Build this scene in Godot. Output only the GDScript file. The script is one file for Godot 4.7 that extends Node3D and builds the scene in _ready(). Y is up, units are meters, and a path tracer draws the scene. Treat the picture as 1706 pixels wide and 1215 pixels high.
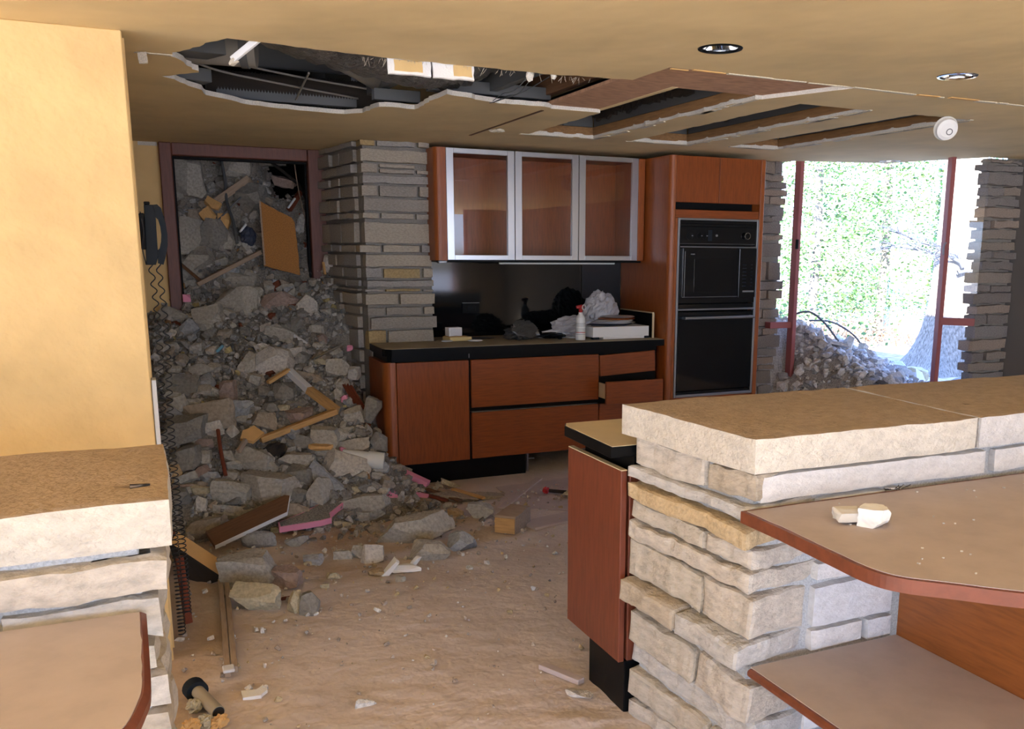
extends Node3D

# A kitchen under demolition: rubble pours through a doorway, cherry cabinets and an oven tower stand at the back,
# stone half-walls with caps stand in front. x runs right along the kitchen wall, z towards the camera, y up, metres.

var taken := {}
var M := {}
var meshes := {}
var nz := FastNoiseLite.new()
var rg := RandomNumberGenerator.new()


func _ready() -> void:
	view()
	materials()
	shell()
	ceiling()
	plenum()
	stonework()
	kitchen()
	worktop_clutter()
	tables()
	heap()
	floor_scraps()
	phone()
	ceiling_fittings()
	outside()


# ---------------------------------------------------------------- camera, sky, sun, exposure
func view() -> void:
	var cam := Camera3D.new()
	cam.name = "camera"
	cam.projection = Camera3D.PROJECTION_FRUSTUM
	cam.near = 0.05
	cam.far = 300.0
	var f := 1514.8   # focal length in pixels of a 1706 x 1215 picture; the lens is shifted because the photo is cropped
	cam.size = 1215.0 / f * cam.near
	cam.frustum_offset = Vector2(-113.5, 109.2) / f * cam.near
	cam.position = Vector3(0, 1.54, 0)
	cam.basis = Basis(Vector3(0.90386, 0.00805, 0.42775), Vector3(0.07521, 0.98127, -0.17737), Vector3(-0.42117, 0.19249, 0.88632))   # turned 25 degrees right, 11 down
	add_child(cam)
	cam.current = true

	var sky := ProceduralSkyMaterial.new()
	sky.sky_top_color = Color(0.44, 0.62, 0.96)
	sky.sky_horizon_color = Color(0.80, 0.88, 1.0)
	sky.sky_curve = 0.25
	sky.sky_energy_multiplier = 1.0
	sky.ground_bottom_color = Color(0.40, 0.37, 0.32)
	sky.ground_horizon_color = Color(0.60, 0.58, 0.54)
	var env := Environment.new()
	env.background_mode = Environment.BG_SKY
	env.sky = Sky.new()
	env.sky.sky_material = sky
	env.background_energy_multiplier = 4.6
	env.tonemap_mode = Environment.TONE_MAPPER_LINEAR
	env.tonemap_exposure = 1.85
	env.sdfgi_enabled = true
	env.ssao_enabled = true
	env.ssil_enabled = true
	var we := WorldEnvironment.new()
	we.name = "surroundings"
	we.environment = env
	add_child(we)

	var sun := DirectionalLight3D.new()   # low from behind the camera and the left: it falls on the floor behind the camera, and the house throws its shade on the heap and the trunk at the right
	sun.name = "sun"
	sun.light_color = Color(1.0, 0.97, 0.92)
	sun.light_energy = 9.0
	sun.light_angular_distance = 0.6
	sun.shadow_enabled = true
	add_child(sun)
	sun.look_at_from_position(Vector3(-6.6, 3.7, 6.6), Vector3.ZERO, Vector3.UP)


# ---------------------------------------------------------------- naming
func numbered(n: String) -> String:
	if not taken.has(n):
		taken[n] = 0
		return n
	taken[n] += 1
	return "%s_%03d" % [n, taken[n]]


func tag(o: Node3D, label: String, category: String, group := "") -> Node3D:
	o.set_meta("label", label)
	o.set_meta("category", category)
	if group:
		o.set_meta("group", group)
	return o


func thing(called: String, label: String, category: String, at := Vector3.ZERO, group := "") -> Node3D:
	var o := Node3D.new()
	o.name = numbered(called)
	add_child(o)
	o.position = at
	return tag(o, label, category, group)


func part(called: String, mesh: Mesh, m: Material, parent: Node3D, at := Vector3.ZERO, turn := Basis.IDENTITY) -> MeshInstance3D:
	var o := MeshInstance3D.new()
	o.name = called
	o.mesh = mesh
	o.material_override = m
	parent.add_child(o, true)
	o.transform = Transform3D(turn, at)
	return o


func solo(called: String, mesh: Mesh, m: Material, label: String, category: String, at := Vector3.ZERO, turn := Basis.IDENTITY, group := "") -> MeshInstance3D:
	var o := part(numbered(called), mesh, m, self, at, turn)
	tag(o, label, category, group)
	return o


func struct(called: String, mesh: Mesh, m: Material, at := Vector3.ZERO, turn := Basis.IDENTITY) -> MeshInstance3D:
	var o := part(numbered(called), mesh, m, self, at, turn)
	o.set_meta("kind", "structure")
	return o


func shell_node(called: String, at := Vector3.ZERO) -> Node3D:   # a piece of the setting made of parts
	var o := Node3D.new()
	o.name = numbered(called)
	add_child(o)
	o.position = at
	o.set_meta("kind", "structure")
	return o


func stuff(o: Node) -> Node:
	o.set_meta("kind", "stuff")
	return o


func pbox(called: String, lo: Vector3, hi: Vector3, m: Material, parent: Node3D, bevel := 0.003) -> MeshInstance3D:   # a box between two corners in the scene's own axes
	var base := parent.position if parent != self else Vector3.ZERO
	if parent.get_parent() is Node3D and parent.get_parent() != self:
		base += (parent.get_parent() as Node3D).position
	return part(called, bx(hi - lo, bevel), m, parent, (lo + hi) / 2.0 - base)


func sbox(called: String, lo: Vector3, hi: Vector3, m: Material, bevel := 0.0) -> MeshInstance3D:
	return struct(called, bx(hi - lo, bevel), m, (lo + hi) / 2.0)


# ---------------------------------------------------------------- shapes
func begin() -> SurfaceTool:
	var s := SurfaceTool.new()
	s.begin(Mesh.PRIMITIVE_TRIANGLES)
	s.set_smooth_group(-1)
	return s


func done(s: SurfaceTool) -> ArrayMesh:
	s.generate_normals()
	return s.commit()


func tri(s: SurfaceTool, a: Vector3, b: Vector3, c: Vector3) -> void:   # clockwise seen from outside
	s.add_vertex(a)
	s.add_vertex(b)
	s.add_vertex(c)


func quad(s: SurfaceTool, a: Vector3, b: Vector3, c: Vector3, d: Vector3) -> void:
	tri(s, a, b, c)
	tri(s, a, c, d)


func tri_out(s: SurfaceTool, a: Vector3, b: Vector3, c: Vector3, mid: Vector3) -> void:   # turned so that it faces away from mid
	if (b - a).cross(c - a).dot((a + b + c) / 3.0 - mid) > 0.0:
		tri(s, a, c, b)
	else:
		tri(s, a, b, c)


func quad_out(s: SurfaceTool, a: Vector3, b: Vector3, c: Vector3, d: Vector3, mid: Vector3) -> void:
	tri_out(s, a, b, c, mid)
	tri_out(s, a, c, d, mid)


func ax(i: int, u: float, v: float, w: float) -> Vector3:
	var p := Vector3.ZERO
	p[i] = u
	p[(i + 1) % 3] = v
	p[(i + 2) % 3] = w
	return p


func add_box(s: SurfaceTool, size: Vector3, bevel := 0.0, t := Transform3D.IDENTITY) -> void:
	var h := size / 2.0
	var e := minf(bevel, minf(h.x, minf(h.y, h.z)) * 0.8)
	var c := t.origin
	for i in 3:
		var j := (i + 1) % 3
		var k := (i + 2) % 3
		for g in [-1.0, 1.0]:
			quad_out(s, t * ax(i, g * h[i], -h[j] + e, -h[k] + e), t * ax(i, g * h[i], h[j] - e, -h[k] + e), t * ax(i, g * h[i], h[j] - e, h[k] - e), t * ax(i, g * h[i], -h[j] + e, h[k] - e), c)
			if e > 0.0:
				for q in [-1.0, 1.0]:
					quad_out(s, t * ax(i, g * h[i], q * (h[j] - e), -h[k] + e), t * ax(i, g * h[i], q * (h[j] - e), h[k] - e), t * ax(i, g * (h[i] - e), q * h[j], h[k] - e), t * ax(i, g * (h[i] - e), q * h[j], -h[k] + e), c)
	if e > 0.0:
		for gx in [-1.0, 1.0]:
			for gy in [-1.0, 1.0]:
				for gz in [-1.0, 1.0]:
					tri_out(s, t * Vector3(gx * h.x, gy * (h.y - e), gz * (h.z - e)), t * Vector3(gx * (h.x - e), gy * h.y, gz * (h.z - e)), t * Vector3(gx * (h.x - e), gy * (h.y - e), gz * h.z), c)


func bx(size: Vector3, bevel := 0.003) -> ArrayMesh:
	size = size.abs()
	var key := "box%s%s" % [size.snapped(Vector3.ONE * 0.0005), bevel]
	if not meshes.has(key):
		var s := begin()
		add_box(s, size, bevel)
		meshes[key] = done(s)
	return meshes[key]


func add_tube(s: SurfaceTool, path: PackedVector3Array, radii: PackedFloat32Array, sides := 8, capped := true) -> void:
	var n := path.size()
	var rings := []
	var up := Vector3.UP
	for i in n:
		var dir := (path[mini(i + 1, n - 1)] - path[maxi(i - 1, 0)]).normalized()
		if i == 0:
			up = dir.cross(Vector3.RIGHT if absf(dir.x) < 0.8 else Vector3.UP).normalized()
		var side := dir.cross(up).normalized()
		up = side.cross(dir).normalized()
		var r := radii[mini(i, radii.size() - 1)]
		var ring := PackedVector3Array()
		for k in sides:
			var a := TAU * k / sides
			ring.append(path[i] + (up * cos(a) + side * sin(a)) * r)
		rings.append(ring)
	s.set_smooth_group(1)
	for i in n - 1:
		for k in sides:
			var k2 := (k + 1) % sides
			quad_out(s, rings[i][k], rings[i][k2], rings[i + 1][k2], rings[i + 1][k], (path[i] + path[i + 1]) / 2.0)
	s.set_smooth_group(-1)
	if capped:
		for e in [0, n - 1]:
			for k in sides:
				tri_out(s, path[e], rings[e][k], rings[e][(k + 1) % sides], path[1 if e == 0 else n - 2])


func tube(path: PackedVector3Array, r: float, sides := 8) -> ArrayMesh:
	var s := begin()
	add_tube(s, path, PackedFloat32Array([r]), sides)
	return done(s)


func soft(path: PackedVector3Array, steps := 6) -> PackedVector3Array:   # a smooth line through the points
	var c := Curve3D.new()
	for i in path.size():
		var d := (path[mini(i + 1, path.size() - 1)] - path[maxi(i - 1, 0)]) / 6.0
		c.add_point(path[i], -d, d)
	var out := PackedVector3Array()
	for i in (path.size() - 1) * steps + 1:
		out.append(c.samplef(float(i) / steps))
	return out


func add_lathe(s: SurfaceTool, profile: PackedVector2Array, sides := 24, smooth := true) -> void:   # profile of (radius, height), from bottom to top
	for i in profile.size() - 1:
		var p := profile[i]
		var q := profile[i + 1]
		s.set_smooth_group(i + 2 if smooth else -1)
		for k in sides:
			var a := TAU * k / sides
			var b := TAU * (k + 1) / sides
			var pa := Vector3(cos(a) * p.x, p.y, sin(a) * p.x)
			var pb := Vector3(cos(b) * p.x, p.y, sin(b) * p.x)
			var qa := Vector3(cos(a) * q.x, q.y, sin(a) * q.x)
			var qb := Vector3(cos(b) * q.x, q.y, sin(b) * q.x)
			if p.x > 0.0001:
				tri(s, pa, qa, pb)
			if q.x > 0.0001:
				tri(s, pb, qa, qb)
	s.set_smooth_group(-1)


func lathe(profile: PackedVector2Array, sides := 24) -> ArrayMesh:
	var s := begin()
	add_lathe(s, profile, sides)
	return done(s)


func add_prism(s: SurfaceTool, poly: PackedVector2Array, y0: float, y1: float, ease := 0.0) -> void:   # an outline in x and z, from y0 up to y1, its rims eased
	if Geometry2D.is_polygon_clockwise(poly):
		poly = poly.duplicate()
		poly.reverse()
	var inner := poly
	if ease > 0.0:
		var o := Geometry2D.offset_polygon(poly, -ease)
		if o.size() == 1 and o[0].size() == poly.size():
			inner = o[0]
			var best := 0
			for k in inner.size():
				if inner[k].distance_to(poly[0]) < inner[best].distance_to(poly[0]):
					best = k
			var turned := PackedVector2Array()
			for k in inner.size():
				turned.append(inner[(k + best) % inner.size()])
			inner = turned
			if Geometry2D.is_polygon_clockwise(inner) != Geometry2D.is_polygon_clockwise(poly):
				ease = 0.0
				inner = poly
		else:
			ease = 0.0
	var idx := Geometry2D.triangulate_polygon(inner)
	for i in range(0, idx.size(), 3):
		var a := inner[idx[i]]
		var b := inner[idx[i + 1]]
		var c := inner[idx[i + 2]]
		var mid := Vector3((a.x + b.x + c.x) / 3.0, (y0 + y1) / 2.0, (a.y + b.y + c.y) / 3.0)
		tri_out(s, Vector3(a.x, y1, a.y), Vector3(b.x, y1, b.y), Vector3(c.x, y1, c.y), mid)
		tri_out(s, Vector3(a.x, y0, a.y), Vector3(b.x, y0, b.y), Vector3(c.x, y0, c.y), mid)
	var n := poly.size()
	for i in n:
		var a := poly[i]
		var b := poly[(i + 1) % n]
		var d := (b - a).normalized()
		var inward := Vector2(-d.y, d.x) * 0.05
		var m2 := (a + b) / 2.0 + (inward if Geometry2D.is_point_in_polygon((a + b) / 2.0 + inward * 0.1, poly) else -inward)
		var mid := Vector3(m2.x, (y0 + y1) / 2.0, m2.y)
		quad_out(s, Vector3(a.x, y0 + ease, a.y), Vector3(b.x, y0 + ease, b.y), Vector3(b.x, y1 - ease, b.y), Vector3(a.x, y1 - ease, a.y), mid)
		if ease > 0.0:
			var ia := inner[i]
			var ib := inner[(i + 1) % n]
			quad_out(s, Vector3(a.x, y1 - ease, a.y), Vector3(b.x, y1 - ease, b.y), Vector3(ib.x, y1, ib.y), Vector3(ia.x, y1, ia.y), mid)
			quad_out(s, Vector3(a.x, y0 + ease, a.y), Vector3(b.x, y0 + ease, b.y), Vector3(ib.x, y0, ib.y), Vector3(ia.x, y0, ia.y), mid)


func prism(poly: PackedVector2Array, y0: float, y1: float, ease := 0.0) -> ArrayMesh:
	var s := begin()
	add_prism(s, poly, y0, y1, ease)
	return done(s)


func rounded(lo: Vector2, hi: Vector2, radii: Array, steps := 6) -> PackedVector2Array:   # a rectangle with a radius at each corner: lo-lo, hi-lo, hi-hi, lo-hi
	var out := PackedVector2Array()
	var corners := [lo, Vector2(hi.x, lo.y), hi, Vector2(lo.x, hi.y)]
	for i in 4:
		var r: float = radii[i]
		var c: Vector2 = corners[i]
		if r <= 0.0:
			out.append(c)
			continue
		var mid := Vector2(c.x + (r if c.x == lo.x else -r), c.y + (r if c.y == lo.y else -r))
		for k in steps + 1:
			var a := PI + PI / 2.0 * i + PI / 2.0 * k / steps
			out.append(mid + Vector2(cos(a), sin(a)) * r)
	return out


func hull_faces(seed_: int, planes: int, near := 0.62, far := 0.98) -> Array:   # a cube cut by random planes: a broken lump
	rg.seed = seed_
	var faces := []
	for i in 3:
		for g in [-1.0, 1.0]:
			faces.append(PackedVector3Array([ax(i, g, -1, -1), ax(i, g, 1, -1), ax(i, g, 1, 1), ax(i, g, -1, 1)]))
	for q in planes:
		var n := Vector3(rg.randfn(), rg.randfn(), rg.randfn()).normalized()
		var d := rg.randf_range(near, far) * (1.0 + 0.25 * (absf(n.x) + absf(n.y) + absf(n.z) - 1.0))
		var kept := []
		var rim := PackedVector3Array()
		for f in faces:
			var out := PackedVector3Array()
			for i in f.size():
				var a: Vector3 = f[i]
				var b: Vector3 = f[(i + 1) % f.size()]
				var da := n.dot(a) - d
				var db := n.dot(b) - d
				if da <= 0.0:
					out.append(a)
				if da * db < 0.0:
					var p := a.lerp(b, da / (da - db))
					out.append(p)
					rim.append(p)
			if out.size() > 2:
				kept.append(out)
		if rim.size() > 2:
			var mid := Vector3.ZERO
			for p in rim:
				mid += p / rim.size()
			var u := n.cross(Vector3.UP if absf(n.y) < 0.8 else Vector3.RIGHT).normalized()
			var v := n.cross(u)
			var order := []
			for p in rim:
				order.append([atan2((p - mid).dot(v), (p - mid).dot(u)), p])
			order.sort_custom(func(a, b): return a[0] < b[0])
			var cap := PackedVector3Array()
			for e in order:
				if cap.is_empty() or cap[-1].distance_to(e[1]) > 0.0005:
					cap.append(e[1])
			if cap.size() > 2:
				kept.append(cap)
		faces = kept
	return faces


func rough_tri(s: SurfaceTool, a: Vector3, b: Vector3, c: Vector3, level: int, amp: float, shift: Vector3) -> void:
	if level == 0:
		var v := [a, b, c]
		for i in 3:
			var p: Vector3 = v[i]
			var q := p * 2.2 + shift
			v[i] = p * (1.0 + amp * (nz.get_noise_3dv(q * 40.0) + 0.6 * nz.get_noise_3dv(q * 110.0)))
		tri_out(s, v[0], v[1], v[2], Vector3.ZERO)
		return
	var ab := (a + b) / 2.0
	var bc := (b + c) / 2.0
	var ca := (c + a) / 2.0
	for t in [[a, ab, ca], [ab, b, bc], [ca, bc, c], [ab, bc, ca]]:
		rough_tri(s, t[0], t[1], t[2], level - 1, amp, shift)


func lump(seed_: int, planes := 11, level := 1, amp := 0.09, near := 0.62, far := 0.98) -> ArrayMesh:   # a broken lump that fills the cube from -1 to 1, scaled to half a metre... of its own size
	var key := "lump%d_%d_%d" % [seed_, planes, level]
	if meshes.has(key):
		return meshes[key]
	var faces := hull_faces(seed_, planes, near, far)
	var lo := Vector3.ONE * 9.0
	var hi := -lo
	for f in faces:
		for p in f:
			lo = lo.min(p)
			hi = hi.max(p)
	var s := begin()
	var shift := Vector3(seed_ * 3.7, seed_ * 1.3, 0)
	var g := 0
	for f in faces:
		var ring := PackedVector3Array()
		var mid := Vector3.ZERO
		for p in f:
			var u: Vector3 = ((p - lo) / (hi - lo) - Vector3.ONE * 0.5)
			ring.append(u)
			mid += u / f.size()
		g += 1
		s.set_smooth_group(g)
		for i in ring.size():
			rough_tri(s, mid, ring[i], ring[(i + 1) % ring.size()], level, amp, shift)
	meshes[key] = done(s)
	return meshes[key]


func rough_box(size: Vector3, seed_: int, cell := 0.05, amp := 0.008, round_ := 0.006, fine := 34.0, chisel := false, tints := []) -> ArrayMesh:   # a split stone: a box whose faces are uneven and whose arrises are worn
	var s := begin()
	var h := size / 2.0
	var shift := Vector3(seed_ * 7.13, seed_ * 3.31, seed_ * 1.7)
	var g := 0
	for i in 3:
		var j := (i + 1) % 3
		var k := (i + 2) % 3
		var nu := clampi(roundi(size[j] / cell), 2, 40)
		var nv := clampi(roundi(size[k] / cell), 2, 40)
		for side in [-1.0, 1.0]:
			g += 1
			s.set_smooth_group(-1 if chisel else g)
			if tints:
				s.set_color((tints[0 if i == 1 and side > 0.0 else 1] as Color).srgb_to_linear())
			var grid := []
			for u in nu + 1:
				var row := PackedVector3Array()
				for v in nv + 1:
					var p := ax(i, side * h[i], -h[j] + size[j] * u / nu, -h[k] + size[k] * v / nv)
					var near := (h - p.abs())
					for a in 3:   # pull the edges in
						var o := minf(near[(a + 1) % 3], near[(a + 2) % 3])
						if near[a] < 0.0001 and o < round_:
							p[a] -= signf(p[a]) * (round_ - o) * 0.55 * minf(1.0, h[a] / round_ * 0.6)
					var q := p * Vector3(1.0, 0.4, 1.0) * fine + shift   # split faces break in upright flutes
					var d := Vector3(nz.get_noise_3dv(q * 12.0), nz.get_noise_3dv(q * 12.0 + Vector3(90, 0, 0)), nz.get_noise_3dv(q * 12.0 + Vector3(0, 90, 0)))
					d += 0.5 * Vector3(nz.get_noise_3dv(q * 37.0), nz.get_noise_3dv(q * 37.0 + Vector3(90, 0, 0)), nz.get_noise_3dv(q * 37.0 + Vector3(0, 90, 0)))
					row.append(p + d * amp * 1.6)
				grid.append(row)
			for u in nu:
				for v in nv:
					quad_out(s, grid[u][v], grid[u + 1][v], grid[u + 1][v + 1], grid[u][v + 1], Vector3.ZERO)
	return done(s)


func board_between(a: Vector3, b: Vector3, w: float, t: float, seed_ := 0, up := Vector3.UP) -> Array:   # mesh, place and turn of a straight batten from a to b
	var x := (b - a).normalized()
	var z := x.cross(up).normalized()
	return [bx(Vector3(a.distance_to(b), t, w), 0.002), (a + b) / 2.0, Basis(x, z.cross(x), z)]


func crumple(size: Vector3, seed_: int, amp := 0.35, rings := 12, sides := 18) -> ArrayMesh:   # a crumpled bag or wad: sharp random folds on a squashed ball
	var s := begin()
	var grid := []
	for r in rings + 1:
		var row := PackedVector3Array()
		for k in sides:
			var a := PI * r / rings
			var b := TAU * k / sides
			var d := Vector3(sin(a) * cos(b), cos(a), sin(a) * sin(b))
			var q := d * 1.0 + Vector3(seed_ * 5.1, 0, seed_)
			var w := 1.0 - amp * absf(nz.get_noise_3dv(q * 130.0)) * 2.0 + amp * 0.6 * nz.get_noise_3dv(q * 320.0)
			row.append(d * w * size / 2.0)
		grid.append(row)
	for r in rings:
		for k in sides:
			var k2 := (k + 1) % sides
			quad_out(s, grid[r][k], grid[r][k2], grid[r + 1][k2], grid[r + 1][k], Vector3.ZERO)
	return done(s)


func scatter(called: String, mesh: Mesh, m: Material, places: Array, tints: PackedColorArray, parent: Node3D = self) -> MultiMeshInstance3D:
	var mm := MultiMesh.new()
	mm.transform_format = MultiMesh.TRANSFORM_3D
	mm.use_colors = true
	mm.mesh = mesh
	mm.instance_count = places.size()
	for i in places.size():
		mm.set_instance_transform(i, places[i])
		mm.set_instance_color(i, tints[i])
	var o := MultiMeshInstance3D.new()
	o.name = numbered(called) if parent == self else called
	o.multimesh = mm
	o.material_override = m
	parent.add_child(o, true)
	o.set_meta("kind", "stuff")
	return o


func jag(poly: PackedVector2Array, step: float, amp: float, seed_: int) -> PackedVector2Array:   # a torn outline
	var out := PackedVector2Array()
	for i in poly.size():
		var a := poly[i]
		var b := poly[(i + 1) % poly.size()]
		var n := maxi(1, roundi(a.distance_to(b) / step))
		var side := (b - a).normalized().orthogonal()
		for k in n:
			var p := a.lerp(b, float(k) / n)
			out.append(p + side * amp * nz.get_noise_3d(p.x * 900.0, p.y * 900.0, seed_ * 50.0) * (1.0 if k else 0.3))
	return out


# ---------------------------------------------------------------- materials
func noise_tex(freq: float, octaves: int, dark: float, seed_ := 1, light := 1.0, size := 512, cellular := false, mid := 0.5) -> NoiseTexture2D:
	var n := FastNoiseLite.new()
	n.seed = seed_
	n.noise_type = FastNoiseLite.TYPE_CELLULAR if cellular else FastNoiseLite.TYPE_SIMPLEX_SMOOTH
	n.frequency = freq
	n.fractal_octaves = octaves
	n.fractal_gain = 0.6
	var t := NoiseTexture2D.new()
	t.width = size
	t.height = size
	t.seamless = true
	t.noise = n
	var g := Gradient.new()
	g.offsets = PackedFloat32Array([0.15, mid, 0.85])
	g.colors = PackedColorArray([Color(dark, dark, dark), Color(lerpf(dark, light, 0.62), lerpf(dark, light, 0.60), lerpf(dark, light, 0.58)), Color(light, light, light)])
	t.color_ramp = g
	return t


func bump_tex(freq: float, octaves: int, strength: float, seed_ := 5) -> NoiseTexture2D:
	var n := FastNoiseLite.new()
	n.seed = seed_
	n.frequency = freq
	n.fractal_octaves = octaves
	n.fractal_gain = 0.6
	var t := NoiseTexture2D.new()
	t.width = 512
	t.height = 512
	t.seamless = true
	t.as_normal_map = true
	t.bump_strength = strength
	t.noise = n
	return t


func mat(called: String, c: Color, rough := 0.8, tex: Texture2D = null, scale := Vector3.ONE, bump: Texture2D = null, bump_scale := 1.0, world := false) -> StandardMaterial3D:
	var m := StandardMaterial3D.new()
	m.resource_name = called
	m.albedo_color = c
	m.roughness = rough
	m.albedo_texture = tex
	if tex or bump:
		m.uv1_triplanar = true
		m.uv1_world_triplanar = world
		m.uv1_scale = scale
	if bump:
		m.normal_enabled = true
		m.normal_texture = bump
		m.normal_scale = bump_scale
	M[called] = m
	return m


func c8(r: int, g: int, b: int) -> Color:
	return Color(r / 255.0, g / 255.0, b / 255.0)


func materials() -> void:
	nz.seed = 11
	nz.frequency = 0.011
	nz.fractal_octaves = 2
	var blotch := noise_tex(0.006, 4, 0.93, 3)
	var speck := noise_tex(0.05, 4, 0.84, 4)
	var grain := noise_tex(0.02, 4, 0.74, 6)
	var streak := noise_tex(0.012, 5, 0.86, 8)
	var osb := noise_tex(0.05, 3, 0.78, 9)
	var soft_bump := bump_tex(0.008, 4, 5.0)
	var fine_bump := bump_tex(0.05, 4, 5.0)
	var plank := Vector3(9, 0.9, 9)
	var level := Vector3(0.9, 9, 9)
	mat("wall_paint", c8(228, 194, 132), 0.75, blotch, Vector3.ONE * 0.6, fine_bump, 0.15, true)
	mat("ceiling_paint", c8(226, 200, 148), 0.85, blotch, Vector3.ONE * 0.35, soft_bump, 0.25, true)
	mat("plaster", c8(226, 220, 206), 0.9, speck, Vector3.ONE * 5.0, fine_bump, 0.8)
	mat("torn_paper", c8(222, 212, 190), 0.9, speck, Vector3.ONE * 4.0)
	mat("white_plaster", c8(240, 238, 232), 0.85, null, Vector3.ONE * 4.0, fine_bump, 0.4)
	mat("back_floor", c8(214, 212, 208), 0.9)
	mat("floor_tinted", Color.WHITE, 0.95, blotch, Vector3.ONE * 0.5, fine_bump, 0.3, true).vertex_color_use_as_albedo = true
	mat("floor_dust", c8(216, 202, 192), 0.95, blotch, Vector3(0.5, 0.5, 0.5), soft_bump, 0.6, true)
	mat("floor_sheet", c8(196, 180, 172), 0.6, blotch, Vector3.ONE * 0.8, null, 1.0, true)
	mat("mortar", c8(190, 192, 192), 0.95, speck, Vector3.ONE * 4.0, fine_bump, 0.7, true)
	mat("mortar_dim", c8(142, 138, 130), 0.95, speck, Vector3.ONE * 4.0, fine_bump, 0.7, true)
	var stones := [c8(196, 186, 168), c8(204, 194, 178), c8(190, 176, 154), c8(198, 194, 186)]
	for i in 4:
		mat("stone%d" % i, stones[i], 0.9, noise_tex(0.02, 5, 0.84, 20 + i), Vector3(1.6, 3.4, 1.6), fine_bump, 0.7, true)
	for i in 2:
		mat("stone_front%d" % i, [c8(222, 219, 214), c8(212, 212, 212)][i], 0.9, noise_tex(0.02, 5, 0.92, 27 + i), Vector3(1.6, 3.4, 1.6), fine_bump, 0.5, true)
	mat("stone_tan", c8(202, 178, 138), 0.9, speck, Vector3.ONE * 2.0, fine_bump, 0.7, true)
	mat("cap_stone", Color.WHITE, 0.92, noise_tex(0.02, 5, 0.90, 33), Vector3(1.4, 2.4, 2.0), fine_bump, 0.8, true).vertex_color_use_as_albedo = true
	mat("stone_dust", c8(182, 160, 132), 0.95, noise_tex(0.02, 5, 0.80, 33), Vector3(1.2, 1.2, 2.6), fine_bump, 0.9, true)
	var far := [c8(172, 163, 148), c8(160, 153, 142), c8(180, 170, 152), c8(168, 163, 155)]
	for i in 4:
		mat("pillar%d" % i, far[i], 0.9, speck, Vector3(1.5, 4.0, 1.5), fine_bump, 0.6, true)
	mat("pillar_tan", c8(182, 158, 112), 0.9, speck, Vector3.ONE * 2.0, fine_bump, 0.6, true)
	var col := [c8(150, 138, 126), c8(134, 126, 120), c8(162, 146, 132), c8(140, 134, 130)]
	for i in 4:
		mat("column%d" % i, col[i], 0.9, speck, Vector3(2, 4, 2), fine_bump, 0.8, true)
	mat("cherry", c8(144, 72, 27), 0.36, streak, plank, null, 1.0)
	mat("cherry_level", c8(144, 72, 27), 0.36, streak, level, null, 1.0)
	mat("cherry_edge", c8(158, 84, 34), 0.4, streak, plank)
	mat("cherry_red", c8(124, 64, 42), 0.42, streak, plank)
	mat("panel_wood", c8(146, 84, 36), 0.4, streak, Vector3(4, 9, 0.9))
	mat("nosing", c8(126, 68, 44), 0.42, streak, Vector3(3, 3, 3))
	mat("door_wood", c8(112, 64, 46), 0.5, streak, plank)
	mat("cabinet_inside", c8(128, 70, 40), 0.5, streak, plank)
	mat("black_laminate", c8(14, 15, 16), 0.4).metallic_specular = 0.25
	mat("black_matt", c8(18, 18, 18), 0.6).metallic_specular = 0.25
	mat("black_glass", c8(12, 14, 16), 0.06)
	mat("oven_black", c8(14, 15, 17), 0.18)
	mat("steel", c8(190, 194, 198), 0.28, null).metallic = 1.0
	mat("chrome", c8(225, 225, 222), 0.08).metallic = 1.0
	mat("dull_metal", c8(150, 152, 155), 0.45).metallic = 0.9
	mat("zinc", c8(88, 90, 90), 0.6).metallic = 0.2
	mat("counter_dust", c8(168, 156, 132), 0.8, blotch, Vector3.ONE * 1.5, null, 1.0, true)
	mat("counter_cream", c8(218, 198, 160), 0.5, blotch, Vector3.ONE * 1.0, null, 1.0, true)
	mat("table_dust", c8(188, 174, 168), 0.75, noise_tex(0.01, 5, 0.95, 41), Vector3.ONE * 1.2, null, 1.0, true)
	mat("shelf_dust", c8(190, 176, 166), 0.7, noise_tex(0.01, 5, 0.95, 42), Vector3.ONE * 1.2, null, 1.0, true)
	var greys := {"g": c8(192, 186, 172), "d": c8(154, 150, 141), "p": c8(218, 211, 198), "b": c8(182, 168, 148), "u": c8(178, 180, 180), "w": c8(176, 154, 142), "y": c8(208, 196, 164), "t": c8(198, 170, 128), "r": c8(134, 72, 46), "k": c8(206, 150, 162), "m": c8(226, 222, 212)}
	var concrete := noise_tex(0.035, 5, 0.76, 51)
	for k in greys:
		mat("rock_" + k, greys[k], 0.95, concrete, Vector3.ONE * 2.4, fine_bump, 0.9, true)
	var gm := mat("rock_tinted", Color.WHITE, 0.95, concrete, Vector3.ONE * 3.0, fine_bump, 0.8, true)
	gm.vertex_color_use_as_albedo = true
	mat("heap_dust", c8(166, 160, 148), 0.98, noise_tex(0.06, 5, 0.62, 52), Vector3.ONE * 2.2, fine_bump, 1.0, true)
	mat("outdoor_dust", c8(206, 204, 204), 0.98, noise_tex(0.06, 5, 0.5, 53), Vector3.ONE * 2.2, fine_bump, 1.0, true)
	mat("raw_wood", c8(206, 162, 102), 0.7, streak, level)
	mat("old_wood", c8(172, 150, 126), 0.8, streak, level)
	mat("brown_wood", c8(112, 78, 50), 0.8, streak, level)
	mat("plywood", c8(196, 152, 118), 0.8, noise_tex(0.012, 3, 0.84, 61), Vector3(1.4, 1.4, 4.0), null, 1.0, true)
	mat("chipboard", c8(186, 126, 56), 0.7, osb, Vector3.ONE * 4.0, fine_bump, 0.3)
	mat("trough_wood", c8(146, 108, 66), 0.8, streak, Vector3(5, 9, 0.9), null, 1.0, true)
	mat("soot", c8(44, 38, 32), 0.95)
	mat("dark_void", c8(20, 19, 18), 0.95)
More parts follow.
